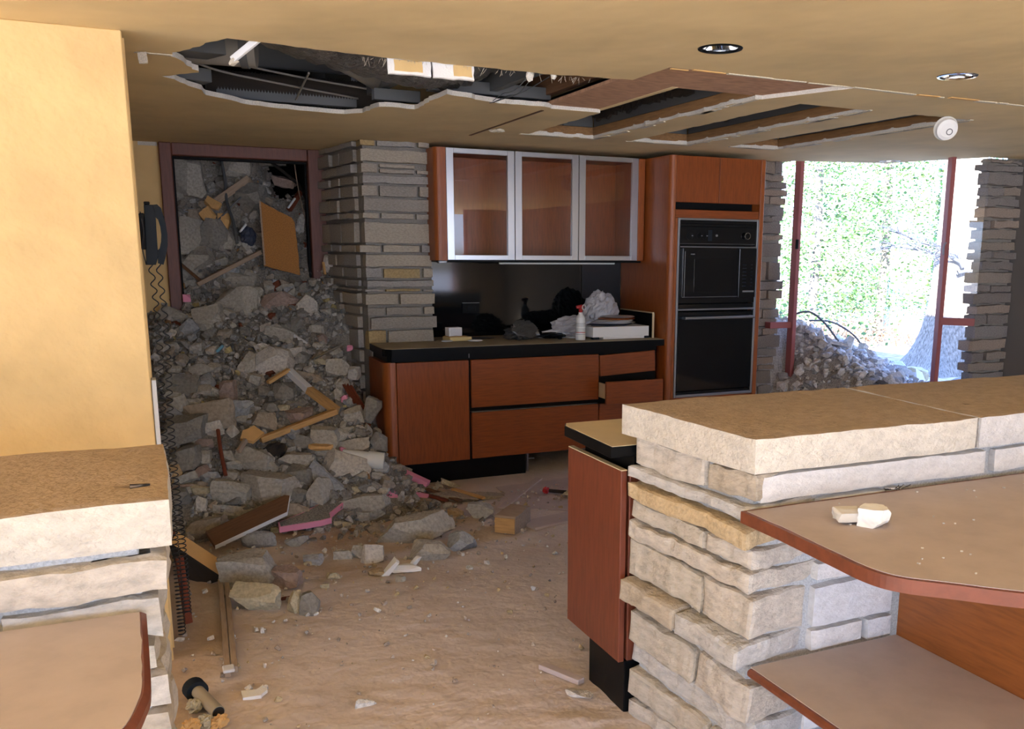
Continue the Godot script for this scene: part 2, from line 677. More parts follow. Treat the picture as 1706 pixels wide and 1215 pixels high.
	mat("duct_black", c8(112, 110, 106), 0.38, noise_tex(0.02, 5, 0.6, 71), Vector3(2, 6, 6), bump_tex(0.02, 4, 14.0, 9), 1.6)
	mat("duct_grey", c8(132, 128, 120), 0.6, blotch, Vector3.ONE * 2.0, soft_bump, 0.5)
	mat("right_wall", c8(104, 98, 92), 0.9)
	mat("rubber", c8(36, 41, 46), 0.7).metallic_specular = 0.2
	mat("cord", c8(34, 34, 36), 0.6)
	mat("white_paint", c8(232, 232, 228), 0.5)
	mat("pale_plastic", c8(222, 222, 214), 0.4)
	mat("bag_grey", c8(176, 176, 180), 0.35, null, Vector3.ONE, fine_bump, 0.3)
	mat("bag_dark", c8(66, 66, 64), 0.3)
	mat("red_plastic", c8(176, 30, 26), 0.35)
	mat("paper", c8(214, 214, 214), 0.8)
	mat("yellow_pad", c8(222, 202, 140), 0.8)
	mat("navy", c8(44, 52, 70), 0.6)
	mat("blue_bit", c8(110, 164, 190), 0.5)
	mat("pink_foam", c8(232, 150, 176), 0.8)
	mat("tan_board", c8(222, 176, 112), 0.8, blotch, Vector3.ONE * 2.0)
	mat("brush_brown", c8(176, 140, 118), 0.9)
	mat("rock_o", c8(216, 214, 214), 0.95, concrete, Vector3.ONE * 2.4, fine_bump, 0.9, true)
	mat("rust", c8(120, 56, 30), 0.9, speck, Vector3.ONE * 4.0)
	mat("window_red", c8(150, 84, 82), 0.6)
	mat("window_grey", c8(130, 130, 140), 0.5)
	var gl := mat("glass", Color(0.05, 0.05, 0.05, 0.02), 0.0)
	gl.metallic_specular = 0.42
	gl.transparency = BaseMaterial3D.TRANSPARENCY_ALPHA
	mat("bark", c8(168, 160, 150), 0.95, noise_tex(0.02, 5, 0.5, 81), Vector3(3, 1.0, 3), fine_bump, 1.0)
	mat("twig", c8(64, 70, 84), 0.9)
	mat("patio", c8(206, 202, 196), 0.95)
	mat("earth", c8(200, 182, 160), 0.98, noise_tex(0.02, 5, 0.7, 82), Vector3.ONE * 0.4, null, 1.0, true)
	var leaf := mat("leaf", Color.WHITE, 0.6)
	leaf.vertex_color_use_as_albedo = true
	leaf.backlight_enabled = true
	leaf.backlight = Color(0.5, 0.6, 0.3)
	var bulb := mat("lamp_dark", c8(120, 116, 108), 0.3)


# ---------------------------------------------------------------- the room
func shell() -> void:
	# floor: concrete slab under dust that lies in soft ripples
	var s := begin()
	s.set_smooth_group(1)
	var n := 90
	var lo := Vector2(-0.2, -7.2)
	var hi := Vector2(3.6, -1.4)
	var pt := func(i: int, k: int) -> Vector3:
		var x := lerpf(lo.x, hi.x, float(i) / n)
		var z := lerpf(lo.y, hi.y, float(k) / 140.0)
		var near := clampf((z + 6.2) / 2.0, 0.0, 1.0) * clampf((2.6 - x) / 1.2, 0.25, 1.0)
		var y := 0.004 + near * (0.011 * nz.get_noise_3d(x * 500.0 + z * 250.0, z * 1400.0, 0.0) + 0.005 * nz.get_noise_3d(x * 1600.0, z * 2600.0, 40.0))
		if i == 0 or k == 0 or i == n or k == 140:
			y = 0.0
		return Vector3(x, maxf(y, 0.0), z)
	var tint := func(p: Vector3) -> void:   # brown earth round the heap and along the left wall, paler plaster dust beyond
		var brown := clampf(0.9 - (p.z + 5.2) * 0.8 + 0.9 * nz.get_noise_3d(p.x * 220.0, p.z * 220.0, 7.0), 0.0, 1.0) * clampf((2.1 - p.x) * 1.6, 0.0, 1.0)
		brown = maxf(brown, 0.8 * clampf(1.0 - p.x * 3.0 + 0.8 * nz.get_noise_3d(p.x * 300.0, p.z * 120.0, 17.0), 0.0, 1.0))
		s.set_color(c8(216, 202, 192).lerp(c8(182, 152, 122), brown * 0.75).srgb_to_linear())
		s.add_vertex(p)
	for i in n:
		for k in 140:
			var q := [pt.call(i, k), pt.call(i + 1, k), pt.call(i + 1, k + 1), pt.call(i, k + 1)]
			for c in [0, 1, 2, 0, 2, 3]:
				tint.call(q[c])
	var floor_node := sbox("floor", Vector3(-0.3, -0.2, -9.0), Vector3(6.4, 0.0, -1.5), M.floor_dust)
	sbox("floor_front", Vector3(-4.4, -0.2, -1.5), Vector3(6.4, 0.0, 3.7), M.back_floor)
	sbox("floor_side", Vector3(-4.4, -0.2, -9.0), Vector3(-0.3, 0.0, -1.5), M.back_floor)
	stuff(part("dust_layer", done(s), M.floor_tinted, floor_node, -floor_node.position))
	# walls
	var wl := sbox("wall_left", Vector3(-4.2, 0.0, -3.69), Vector3(-0.006, 2.25, -3.56), M.wall_paint, 0.004)
	sbox("wall_left_return", Vector3(-0.14, 0.0, -7.2), Vector3(0.0, 2.25, -3.69), M.wall_paint)
	var base := sbox("trim_1", Vector3(-0.004, 0.6, -3.70), Vector3(0.012, 1.07, -3.62), M.white_paint, 0.002)
	sbox("wall_back_left", Vector3(0.0, 0.0, -7.25), Vector3(0.16, 2.25, -7.07), M.wall_paint)
	sbox("wall_back", Vector3(1.4, 0.0, -6.62), Vector3(4.62, 2.96, -6.44), M.wall_paint)
	sbox("wall_right", Vector3(6.12, 0.0, -5.2), Vector3(6.3, 2.96, -4.5), M.right_wall)
	sbox("wall_right_front", Vector3(6.12, 0.0, -4.5), Vector3(6.3, 2.96, 3.5), M.right_wall)
	var wr := shell_node("window_4", Vector3(-4.3, 0, -0.5))
	for z in [-2.4, -1.2, 0.0, 1.2, 2.4]:
		pbox("post", Vector3(-4.35, 0.0, z - 0.025), Vector3(-4.25, 2.25, z + 0.025), M.window_red, wr)
	sbox("eave_left", Vector3(-6.4, 2.25, -9.0), Vector3(-4.6, 3.15, 5.7), M.ceiling_paint)
	sbox("eave", Vector3(-6.4, 2.25, 3.75), Vector3(8.0, 3.15, 5.7), M.ceiling_paint)
	# the passage behind the doorway
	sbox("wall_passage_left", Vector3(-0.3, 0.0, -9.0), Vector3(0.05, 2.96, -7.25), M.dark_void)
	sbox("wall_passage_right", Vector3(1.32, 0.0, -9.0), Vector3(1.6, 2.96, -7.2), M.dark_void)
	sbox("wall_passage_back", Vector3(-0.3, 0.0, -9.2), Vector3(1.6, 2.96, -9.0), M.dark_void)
	# window wall behind the camera: posts and rails without panes, and the stone pier at its right
	var ww := shell_node("window_1", Vector3(0, 0, 3.6))
	for x in [-4.2, -2.7, -1.2, 0.3, 1.8, 3.3, 5.2]:
		pbox("post", Vector3(x - 0.025, 0.0, 3.55), Vector3(x + 0.025, 2.25, 3.65), M.window_red, ww)
	pbox("rail", Vector3(-4.2, 0.0, 3.54), Vector3(5.2, 0.06, 3.66), M.window_red, ww)
	sbox("wall_window_pier", Vector3(5.27, 0.0, 3.5), Vector3(6.3, 2.25, 3.7), M.column0)
	# doorway: jambs, head and their inner stops
	var d := shell_node("door_1", Vector3(0.7, 0, -7.07))
	pbox("jamb", Vector3(0.155, 0.6, -7.16), Vector3(0.235, 2.25, -7.02), M.door_wood, d, 0.006)
	pbox("jamb", Vector3(1.135, 0.6, -7.16), Vector3(1.34, 2.25, -7.02), M.door_wood, d, 0.006)
	pbox("head", Vector3(0.235, 2.165, -7.16), Vector3(1.135, 2.25, -7.02), M.door_wood, d, 0.006)
	pbox("stop", Vector3(0.235, 0.6, -7.15), Vector3(0.25, 2.15, -7.09), M.black_matt, d, 0.002)
	pbox("stop", Vector3(1.12, 0.6, -7.15), Vector3(1.135, 2.15, -7.09), M.black_matt, d, 0.002)
	pbox("stop", Vector3(0.235, 2.15, -7.15), Vector3(1.135, 2.165, -7.09), M.black_matt, d, 0.002)
	# scar of plaster over the wall beside the doorway
	pbox("plaster_scar", Vector3(0.03, 2.225, -7.075), Vector3(0.15, 2.25, -7.066), M.plaster, d, 0.002)


# ---------------------------------------------------------------- ceiling with its torn openings
const HOLE := [0.14, -3.93, 0.18, -3.84, 0.26, -3.64, 0.32, -3.53, 0.44, -3.54, 0.7, -3.57, 0.9, -3.59, 1.26, -3.59, 1.54, -3.61, 1.87, -3.55, 1.94, -3.56, 1.94, -3.96, 1.94, -4.42, 1.87, -4.38, 1.63, -4.4, 1.33, -4.26, 1.32, -4.56, 1.32, -4.78, 1.2, -4.76, 1.14, -4.79, 1.11, -5.04, 1.03, -5.13, 0.8, -5.11, 0.56, -5.04, 0.33, -4.82, 0.31, -4.72, 0.23, -4.55, 0.13, -4.4, 0.27, -4.24, 0.19, -4.0]


func flat(a: Array) -> PackedVector2Array:
	var out := PackedVector2Array()
	for i in range(0, a.size(), 2):
		out.append(Vector2(a[i], a[i + 1]))
	return out


func rect(x0: float, z0: float, x1: float, z1: float) -> PackedVector2Array:
	return PackedVector2Array([Vector2(x0, z0), Vector2(x1, z0), Vector2(x1, z1), Vector2(x0, z1)])


const SLOTS := [[2.23, -5.42, 2.65, -3.70], [2.93, -5.42, 3.35, -3.72], [3.67, -5.36, 4.05, -3.72]]


func ceiling() -> void:
	var c := CSGPolygon3D.new()
	c.name = numbered("ceiling")
	c.polygon = flat([-4.3, 3.7, -4.3, -3.6, -0.1, -3.6, -0.1, -7.3, 1.35, -7.3, 1.35, -6.5, 4.66, -6.5, 4.66, -5.96, 5.40, -5.75, 5.72, -5.02, 6.2, -5.0, 6.2, 3.7])
	c.depth = 0.022
	c.rotation_degrees.x = 90
	c.position.y = 2.25
	c.material = M.ceiling_paint
	c.set_meta("kind", "structure")
	var cuts := [jag(flat(HOLE), 0.035, 0.022, 1), jag(flat([1.92, -4.43, 1.92, -3.25, 2.87, -3.25, 2.69, -3.70, 2.225, -3.70, 2.225, -4.44]), 0.06, 0.006, 2)]
	for k in 3:
		var r: Array = SLOTS[k]
		cuts.append(jag(rect(r[0] - (0.0 if k else 0.02), r[1], r[2], r[3] + (0.0 if k else 0.02)), 0.05, 0.014, 3 + k))
	for k in cuts.size():
		var h := CSGPolygon3D.new()
		h.name = "torn_edge"
		h.operation = CSGShape3D.OPERATION_SUBTRACTION
		h.polygon = cuts[k]
		h.depth = 0.2
		h.position.z = 0.1
		h.material = M.plaster
		c.add_child(h, true)
	for hole in [[1.906, -2.881], [3.039, -2.864], [5.305, -5.60]]:
		var h := CSGCylinder3D.new()
		h.name = "lamp_opening"
		h.operation = CSGShape3D.OPERATION_SUBTRACTION
		h.radius = 0.07
		h.height = 0.2
		h.sides = 32
		h.rotation_degrees.x = 90
		h.position = Vector3(hole[0], hole[1], 0)
		h.material = M.white_paint
		c.add_child(h, true)
	add_child(c)
	# roof slab and the closed space over the ceiling
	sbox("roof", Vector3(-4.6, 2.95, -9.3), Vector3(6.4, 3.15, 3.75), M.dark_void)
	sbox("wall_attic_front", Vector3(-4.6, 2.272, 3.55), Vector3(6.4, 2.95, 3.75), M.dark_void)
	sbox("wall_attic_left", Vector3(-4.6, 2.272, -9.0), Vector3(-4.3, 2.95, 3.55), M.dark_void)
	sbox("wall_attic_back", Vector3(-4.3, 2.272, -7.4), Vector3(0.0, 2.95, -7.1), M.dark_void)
	struct("wall_attic_right", prism(flat([4.62, -6.62, 4.66, -6.0, 5.42, -5.78, 5.75, -5.03, 6.2, -5.0, 6.2, -5.12, 5.66, -5.14, 5.34, -5.68, 4.58, -5.9, 4.5, -6.6]), 2.272, 2.95), M.wall_paint)
	# plywood bared where the board is gone
	var ply := shell_node("trim_plywood", Vector3(2.1, 2.272, -3.6))
	part("sheet", prism(flat([1.908, -4.55, 1.908, -3.2, 2.93, -3.2, 2.93, -3.72, 2.235, -3.72, 2.235, -4.55]), 2.268, 2.282), M.plywood, ply, -ply.position)
	# the three light troughs
	for k in 3:
		var r: Array = SLOTS[k]
		var t := shell_node("trim_trough", Vector3((r[0] + r[2]) / 2, 2.272, (r[1] + r[3]) / 2))
		var side: Material = M.ceiling_paint if k == 0 else M.trough_wood
		pbox("lip", Vector3(r[2] - 0.005, 2.266, r[1]), Vector3(r[2] + 0.03, 2.315, r[3]), M.trough_wood, t)
		pbox("lip", Vector3(r[0] - 0.03, 2.266, r[1]), Vector3(r[0] + 0.005, 2.315 if k else 2.39, r[3]), side, t)
		pbox("lip", Vector3(r[0] - 0.03, 2.266, r[1] - 0.03), Vector3(r[2] + 0.03, 2.315, r[1]), M.trough_wood, t)
		pbox("side_channel", Vector3(r[2] + 0.002, 2.315, r[1]), Vector3(r[2] + 0.03, 2.385, r[3]), M.zinc, t)
		pbox("side_channel", Vector3(r[0] - 0.03, 2.315 if k else 2.39, r[1]), Vector3(r[0] - 0.002, 2.395, r[3]), M.zinc, t)
		pbox("end_channel", Vector3(r[0], 2.315, r[1] - 0.03), Vector3((r[0] + r[2]) / 2 - 0.005, 2.39, r[1] - 0.004), M.zinc, t)
		pbox("end_channel", Vector3((r[0] + r[2]) / 2 + 0.005, 2.315, r[1] - 0.03), Vector3(r[2], 2.39, r[1] - 0.004), M.zinc, t)
		pbox("end_channel", Vector3(r[0], 2.282, r[3] + 0.002), Vector3(r[2], 2.39, r[3] + 0.03), M.trough_wood, t)
		pbox("cover", Vector3(r[0] - 0.03, 2.395, r[1] - 0.03), Vector3(r[2] + 0.03, 2.41, r[3] + 0.03), M.soot, t)
		# dirt and torn clips along the top of the near side
		var s := begin()
		rg.seed = 60 + k
		for i in 26:
			var z := lerpf(r[1] + 0.05, r[3] - 0.05, i / 25.0)
			add_box(s, Vector3(0.02, rg.randf_range(0.01, 0.06), rg.randf_range(0.03, 0.09)), 0.0, Transform3D(Basis(Vector3.RIGHT, rg.randf_range(-0.4, 0.4)), Vector3(r[2] - 0.012, 2.375, z)))
		stuff(part("soot_crust", done(s), M.soot, t, -t.position))
		# torn paper along the rims
		s = begin()
		for i in 34:
			var on_side := rg.randf() < 0.72
			var p := Vector3(r[2] + rg.randf_range(0.005, 0.03), 2.2475, rg.randf_range(r[1], r[3])) if on_side else Vector3(rg.randf_range(r[0], r[2]), 2.2475, r[1] - rg.randf_range(0.0, 0.03))
			var sz := Vector3(rg.randf_range(0.012, 0.035), 0.004, rg.randf_range(0.05, 0.16))
			add_box(s, sz if on_side else Vector3(sz.z, sz.y, sz.x), 0.001, Transform3D(Basis(Vector3.UP, rg.randf_range(-0.08, 0.08)), p))
		stuff(part("torn_paper", done(s), M.torn_paper, t, -t.position))
	# the torn tape along the old board joint, and the scored line towards the wall
	var tape := shell_node("trim_tape", Vector3(3.3, 2.25, -3.25))
	rg.seed = 77
	var x := 1.93
	while x < 4.3:
		var w := rg.randf_range(0.04, 0.22)
		var deep := rg.randf_range(0.012, 0.04) * (0.55 if x < 2.85 else 1.0)
		part("paper_strip", bx(Vector3(w, 0.004, deep), 0.001), M.torn_paper if rg.randf() < 0.7 else M.tan_board, tape, Vector3(x + w / 2 - 3.3, -0.002, -0.005 + rg.randf_range(-0.008, 0.01)), Basis(Vector3.UP, rg.randf_range(-0.06, 0.06)))
		x += w + rg.randf_range(-0.01, 0.03)
	var score := shell_node("trim_score", Vector3(1.91, 2.25, -5.0))
	pbox("groove", Vector3(1.902, 2.247, -5.66), Vector3(1.918, 2.2505, -4.5), M.brown_wood, score, 0.0)
	for i in 5:
		part("paper_curl", crumple(Vector3(0.05, 0.02, 0.03), 80 + i, 0.3, 6, 8), M.torn_paper, score, Vector3(0.03 + 0.012 * i, -0.008, -0.33 + 0.03 * (i % 3)))


# ---------------------------------------------------------------- over the ceiling: ducts, channels, wires
func plenum() -> void:
	var t := thing("flexible_duct", "wrinkled black flexible air duct sagging in the big torn ceiling opening", "duct", Vector3(1.1, 2.3, -4.2))
	var path := soft(PackedVector3Array([Vector3(0.12, 2.54, -3.5), Vector3(0.48, 2.49, -3.80), Vector3(0.88, 2.47, -4.12), Vector3(1.25, 2.47, -4.34), Vector3(1.45, 2.51, -4.36), Vector3(1.6, 2.66, -4.3), Vector3(1.66, 2.86, -4.2)]), 14)
	var s := begin()
	s.set_smooth_group(1)
	var rings := []
	for i in path.size():
		var dir := (path[mini(i + 1, path.size() - 1)] - path[maxi(i - 1, 0)]).normalized()
		var side := dir.cross(Vector3.UP).normalized()
		var up := side.cross(dir)
		var ring := PackedVector3Array()
		for k in 28:
			var a := TAU * k / 28.0
			var d := up * cos(a) + side * sin(a)
			var r := 0.185 + 0.012 * nz.get_noise_3d(i * 60.0 + 30.0 * sin(a), k * 22.0, 5.0) + 0.008 * sin(i * 1.9 + 2.0 * sin(a + i * 0.2))
			ring.append(path[i] + d * r - t.position)
		rings.append(ring)
	for i in path.size() - 1:
		for k in 28:
			quad_out(s, rings[i][k], rings[i][(k + 1) % 28], rings[i + 1][(k + 1) % 28], rings[i + 1][k], path[i] - t.position)
	part("sleeve", done(s), M.duct_black, t)
	rg.seed = 4
	s = begin()
	for i in 60:   # torn glass fibres along the rim
		var x := rg.randf_range(0.8, 1.75)
		var p := Vector3(x, 2.25, -3.6 + rg.randf_range(-0.02, 0.0))
		add_tube(s, PackedVector3Array([p, p + Vector3(rg.randf_range(-0.015, 0.015), -rg.randf_range(0.005, 0.03), -rg.randf_range(0.0, 0.03))]), PackedFloat32Array([0.0007]), 3, false)
	stuff(part("torn_fibre", done(s), M.torn_paper, t, -t.position))
	t = thing("round_duct", "smooth grey round duct with a band behind the hanging white batten", "duct", Vector3(0.35, 2.4, -4.0))
	part("pipe", tube(PackedVector3Array([Vector3(-0.5, 0.0, -0.5), Vector3(0.16, -0.02, -0.34)]), 0.075, 28), M.duct_grey, t)
	part("band", tube(PackedVector3Array([Vector3(0.10, -0.018, -0.355), Vector3(0.13, -0.019, -0.347)]), 0.081, 28), M.zinc, t)
	part("bend", tube(soft(PackedVector3Array([Vector3(0.2, 0.22, -0.5), Vector3(0.45, 0.14, -0.75), Vector3(0.7, 0.06, -0.85), Vector3(0.85, 0.03, -1.0)])), 0.075, 24), M.duct_grey, t)
	t = thing("ribbed_duct", "dark ribbed duct lying along the far rim of the torn opening", "duct", Vector3(0.8, 2.32, -5.2))
	s = begin()
	for i in 60:
		var x := -0.45 + i * 0.015
		add_tube(s, PackedVector3Array([Vector3(x, 0.04, 0), Vector3(x + 0.008, 0.04, 0), Vector3(x + 0.015, 0.04, 0)]), PackedFloat32Array([0.07, 0.076, 0.07]), 18, false)
	part("hose", done(s), M.soot, t)
	# zinc channels along the rims
	var bars := [
		["pale zinc plate at the left tip of the torn ceiling opening", Vector3(0.02, 2.275, -3.98), Vector3(0.33, 2.295, -4.12), 0.15],
		["short zinc channel beside the lower torn notch of the ceiling", Vector3(0.1, 2.28, -4.6), Vector3(0.33, 2.28, -4.68), 0.09],
		["long zinc channel under the ribbed duct at the far rim", Vector3(0.4, 2.29, -5.16), Vector3(1.1, 2.29, -5.16), 0.05],
		["short zinc channel at the notch by the joist", Vector3(1.12, 2.29, -4.84), Vector3(1.36, 2.29, -4.84), 0.05],
		["ribbed zinc channel behind the white plaster rim beside the plywood", Vector3(1.30, 2.295, -4.47), Vector3(1.93, 2.295, -4.47), 0.06]]
	for b in bars:
		var q := board_between(b[1], b[2], b[3], 0.05)
		var o := thing("zinc_channel", b[0], "channel", q[1], "zinc channels over the ceiling")
		o.basis = q[2]
		var L: float = (b[2] as Vector3).distance_to(b[1])
		part("web", bx(Vector3(L, 0.004, b[3]), 0.001), M.zinc, o, Vector3(0, 0.0, 0))
		part("flange", bx(Vector3(L, 0.055, 0.004), 0.001), M.zinc, o, Vector3(0, 0.027, b[3] / 2))
		part("flange", bx(Vector3(L, 0.055, 0.004), 0.001), M.zinc, o, Vector3(0, 0.027, -b[3] / 2))
	for b in [["dark joist crossing the opening behind the black duct", Vector3(1.15, 2.42, -5.4), Vector3(1.22, 2.42, -4.62)], ["slanting joist above the dangling wires", Vector3(1.60, 2.375, -4.9), Vector3(1.68, 2.375, -3.3)], ["far joist running out beside the bared plywood", Vector3(1.86, 2.36, -5.0), Vector3(2.05, 2.42, -3.3)], ["hidden rear joist deep over the ribbed duct", Vector3(0.2, 2.6, -5.6), Vector3(2.2, 2.6, -5.6)]]:
		var q := board_between(b[1], b[2], 0.04, 0.13)
		solo("joist", q[0], M.brown_wood if b[1].x > 1.8 else M.zinc, b[0], "joist", q[1], q[2], "joists over the ceiling")
	for b in [["upper grey wire strung across the torn opening", [Vector3(-0.1, 2.36, -3.7), Vector3(0.3, 2.345, -4.35), Vector3(0.7, 2.34, -4.65), Vector3(1.1, 2.35, -4.9)]], ["lower grey wire strung across the torn opening", [Vector3(-0.1, 2.34, -3.8), Vector3(0.3, 2.325, -4.5), Vector3(0.62, 2.32, -4.75), Vector3(1.1, 2.33, -5.1)]], ["thin slanting rod between the two grey wires", [Vector3(0.76, 2.34, -4.55), Vector3(0.78, 2.30, -5.1)]]]:
		solo("strung_wire", tube(soft(PackedVector3Array(b[1])), 0.005, 6), M.duct_grey, b[0], "wire")
	# what hangs from the rims
	for k in 2:
		var x0 := 0.90 + k * 0.175
		var o := thing("hanging_board", ["left yellow painted board scrap hanging from the near rim of the opening", "right yellow painted board scrap hanging from the near rim of the opening"][k], "board scrap", Vector3(x0 + 0.08, 2.225, -3.615), "hanging yellow scraps")
		part("torn_back", prism(jag(rect(-0.083, -0.035, 0.083, 0.028), 0.02, 0.008, 8 + k), -0.006, 0.006), M.white_plaster, o, Vector3.ZERO, Basis(Vector3.RIGHT, PI / 2 - 0.2))
		part("painted_face", prism(jag(rect([-0.06, 0.0][k], -0.026, [0.05, 0.075][k], 0.016), 0.02, 0.005, 9 + k), 0.006, 0.0085), M.wall_paint, o, Vector3.ZERO, Basis(Vector3.RIGHT, PI / 2 - 0.2))
	var q := board_between(Vector3(0.345, 2.205, -3.66), Vector3(0.43, 2.268, -3.56), 0.014, 0.024)
	var bt := thing("white_batten", "short white batten with a splintered end dangling at the torn opening", "batten", q[1])
	bt.basis = q[2]
	part("stick", q[0], M.white_paint, bt)
	part("splinter", lump(5, 8, 0), M.torn_paper, bt, Vector3(-0.07, -0.005, 0.0), Basis.from_scale(Vector3(0.03, 0.02, 0.02)))
	solo("paper_flap", prism(jag(flat([0.0, 0.0, 0.03, -0.01, 0.032, 0.045, 0.004, 0.05]), 0.015, 0.004, 3), -0.002, 0.002), M.plaster, "small white paper flap hanging from the ceiling left of the opening", "paper flap", Vector3(0.04, 2.235, -3.86), Basis(Vector3.RIGHT, 0.9))
	solo("loose_tape", prism(jag(flat([0.0, 0.0, 0.12, -0.01, 0.13, 0.02, 0.02, 0.02]), 0.02, 0.006, 4), -0.002, 0.001), M.torn_paper, "ragged strip of joint tape at the left tip of the opening", "tape", Vector3(0.03, 2.248, -3.92))
	var wires := thing("dangling_wires", "thin loose wires with plaster knobs dangling over the channel", "wires", Vector3(1.5, 2.25, -3.75))
	for w in [[Vector3(-0.03, -0.02, 0.12), Vector3(-0.04, -0.05, 0.0), Vector3(0.01, -0.02, -0.25), Vector3(0.05, -0.015, -0.5)], [Vector3(-0.01, -0.02, 0.12), Vector3(0.0, -0.05, -0.05), Vector3(0.05, -0.02, -0.3), Vector3(0.07, -0.015, -0.55)], [Vector3(0.08, 0.0, 0.1), Vector3(0.05, -0.03, -0.1), Vector3(0.06, -0.02, -0.45), Vector3(0.07, -0.01, -0.6)]]:
		part("wire", tube(soft(PackedVector3Array(w)), 0.0018, 5), M.zinc, wires)
	part("plaster_knob", crumple(Vector3(0.035, 0.05, 0.03), 31, 0.3, 8, 10), M.plaster, wires, Vector3(-0.02, -0.01, 0.13))
	part("plaster_knob", crumple(Vector3(0.028, 0.03, 0.03), 32, 0.3, 8, 10), M.plaster, wires, Vector3(0.09, 0.0, 0.12))


# ---------------------------------------------------------------- stone
func stone_run(a: Vector3, b: Vector3, h: float, thick: float, out: Vector3, m: Material, parent: Node3D, seed_: int, proud := 0.0, cell := 0.045, amp := 0.007, chisel := false) -> void:   # one stone whose face runs from a to b along its bottom edge
	var x := (b - a).normalized()
	var y := out.cross(x).normalized()
	if y.y < 0.0:
		x = -x
		y = out.cross(x).normalized()
	var z := x.cross(y).normalized()
	var mesh := rough_box(Vector3(a.distance_to(b) - 0.008, h, thick), seed_, cell, amp, 0.006, 34.0, chisel)
	part("stone", mesh, m, parent, (a + b) / 2.0 + y * h / 2.0 - z * (thick / 2.0 - proud) - parent.position, Basis(x, y, z))


func stonework() -> void:
	# the pillar beside the doorway
	var p := shell_node("wall_pillar", Vector3(1.58, 0, -6.6))
	part("mortar_core", prism(flat([1.36, -6.235, 1.245, -7.05, 1.81, -7.05, 1.81, -6.235]), 0.0, 2.25), M.mortar_dim, p, -p.position)
	var rows := [2.25, 2.209, 2.194, 2.107, 2.101, 2.038, 2.026, 1.969, 1.963, 1.887, 1.881, 1.792, 1.786, 1.742, 1.722, 1.582, 1.575, 1.521, 1.511, 1.427, 1.42, 1.349, 1.339, 1.29, 1.281, 1.257, 1.248, 1.169, 1.158, 1.099, 1.092, 1.006, 1.0, 0.866, 0.859, 0.772, 0.758, 0.691, 0.68, 0.58, 0.57, 0.47, 0.46, 0.33, 0.32, 0.2]
	var cuts := [[0, 0.22, 0.8, 1], [0, 1], [0, 0.25, 0.78, 1], [0.02, 1], [0, 0.24, 0.81, 1], [0.02, 1], [0, 0.25, 0.75, 1], [0.02, 1], [-0.06, 0.26, 0.81, 1], [0.02, 1], [0.02, 0.26, 0.83, 1], [0.02, 1.02], [0, 0.28, 0.82, 1.02], [0, 0.48, 1.03], [0.02, 0.28, 0.83, 1.02], [0.06, 1.05], [0.02, 0.3, 1], [0.05, 0.32, 0.7, 1], [0.08, 0.5, 1], [0.1, 1], [0.1, 0.6, 1], [0.1, 1], [0.1, 0.5, 1]]
	rg.seed = 101
	for i in rows.size() / 2:
		var y1: float = rows[2 * i]
		var h: float = y1 - rows[2 * i + 1] - 0.004
		var y0 := y1 - h
		var c: Array = cuts[i]
		for k in c.size() - 1:
			var m: Material = M["pillar%d" % (rg.randi() % 4)]
			if i == 16 and k == 0 or i == 0 and k == 0 or i in [10, 12] and k == 1:
				m = M.pillar_tan
			var x0: float = 1.335 + 0.475 * c[k] + (0.006 if k else 0.0)
			var x1: float = 1.335 + 0.475 * c[k + 1]
			if i == 2 and k == 1:
				stone_run(Vector3(x0, y0 + h * 0.55, -6.2), Vector3(x1, y0 + h * 0.55, -6.2), h * 0.45, 0.13, Vector3.BACK, m, p, i * 10 + k, 0.0, 0.05, 0.004)
				h *= 0.48
			stone_run(Vector3(x0, y0, -6.2), Vector3(x1, y0, -6.2), h, 0.13, Vector3.BACK, m, p, i * 10 + k + 5, rg.randf_range(-0.008, 0.01), 0.05, 0.004)
		# the return face towards the doorway
		h = y1 - rows[2 * i + 1] - 0.004
		var zz := [-6.325, -6.33 - rg.randf_range(0.2, 0.34), -6.33 - rg.randf_range(0.42, 0.55), -7.04]
		for k in 3:
			stone_run(Vector3(1.336 + 0.145 * (zz[k + 1] + 6.2), y0, zz[k + 1]), Vector3(1.336 + 0.145 * (zz[k] + 6.2), y0, zz[k] - 0.006), h, 0.1, Vector3(-0.99, 0, 0.143).normalized(), M["pillar%d" % (rg.randi() % 4)], p, 400 + i * 10 + k, rg.randf_range(-0.012, 0.022), 0.06, 0.004)
	# stone pier between oven tower and window
	var q := shell_node("wall_pier", Vector3(4.46, 0, -6.15))
	pbox("mortar_core", Vector3(4.24, 0.0, -6.42), Vector3(4.655, 2.25, -6.085), M.mortar_dim, q)
	var lr := [2.25, 2.158, 2.15, 2.1, 2.092, 2.042, 2.034, 1.984, 1.976, 1.917, 1.909, 1.833, 1.825, 1.783, 1.774, 1.69, 1.681, 1.639, 1.622, 1.511, 1.476, 1.33, 1.321, 1.251, 1.248, 1.182, 1.176, 1.103, 1.097, 1.023, 1.018, 0.953, 0.947, 0.891, 0.885, 0.784, 0.775, 0.712, 0.706, 0.649, 0.643, 0.604, 0.595, 0.486, 0.476, 0.403, 0.39, 0.28, 0.27, 0.16]
	for i in lr.size() / 2:
		var h: float = lr[2 * i] - lr[2 * i + 1]
		var end := 4.68 + rg.randf_range(-0.045, 0.02) - 0.03 * clampf((1.0 - lr[2 * i]) * 2.0, 0, 1)
		var xs := [4.24, end] if i % 2 else [4.24, 4.47 + rg.randf_range(0, 0.1), end]
		for k in xs.size() - 1:
			stone_run(Vector3(xs[k], lr[2 * i + 1], -6.05), Vector3(xs[k + 1] - 0.006 * k, lr[2 * i + 1], -6.05), h, 0.3 if k == xs.size() - 2 else 0.13, Vector3.BACK, M["column%d" % (rg.randi() % 4)], q, 700 + i * 10 + k, rg.randf_range(-0.01, 0.012), 0.035, 0.007)
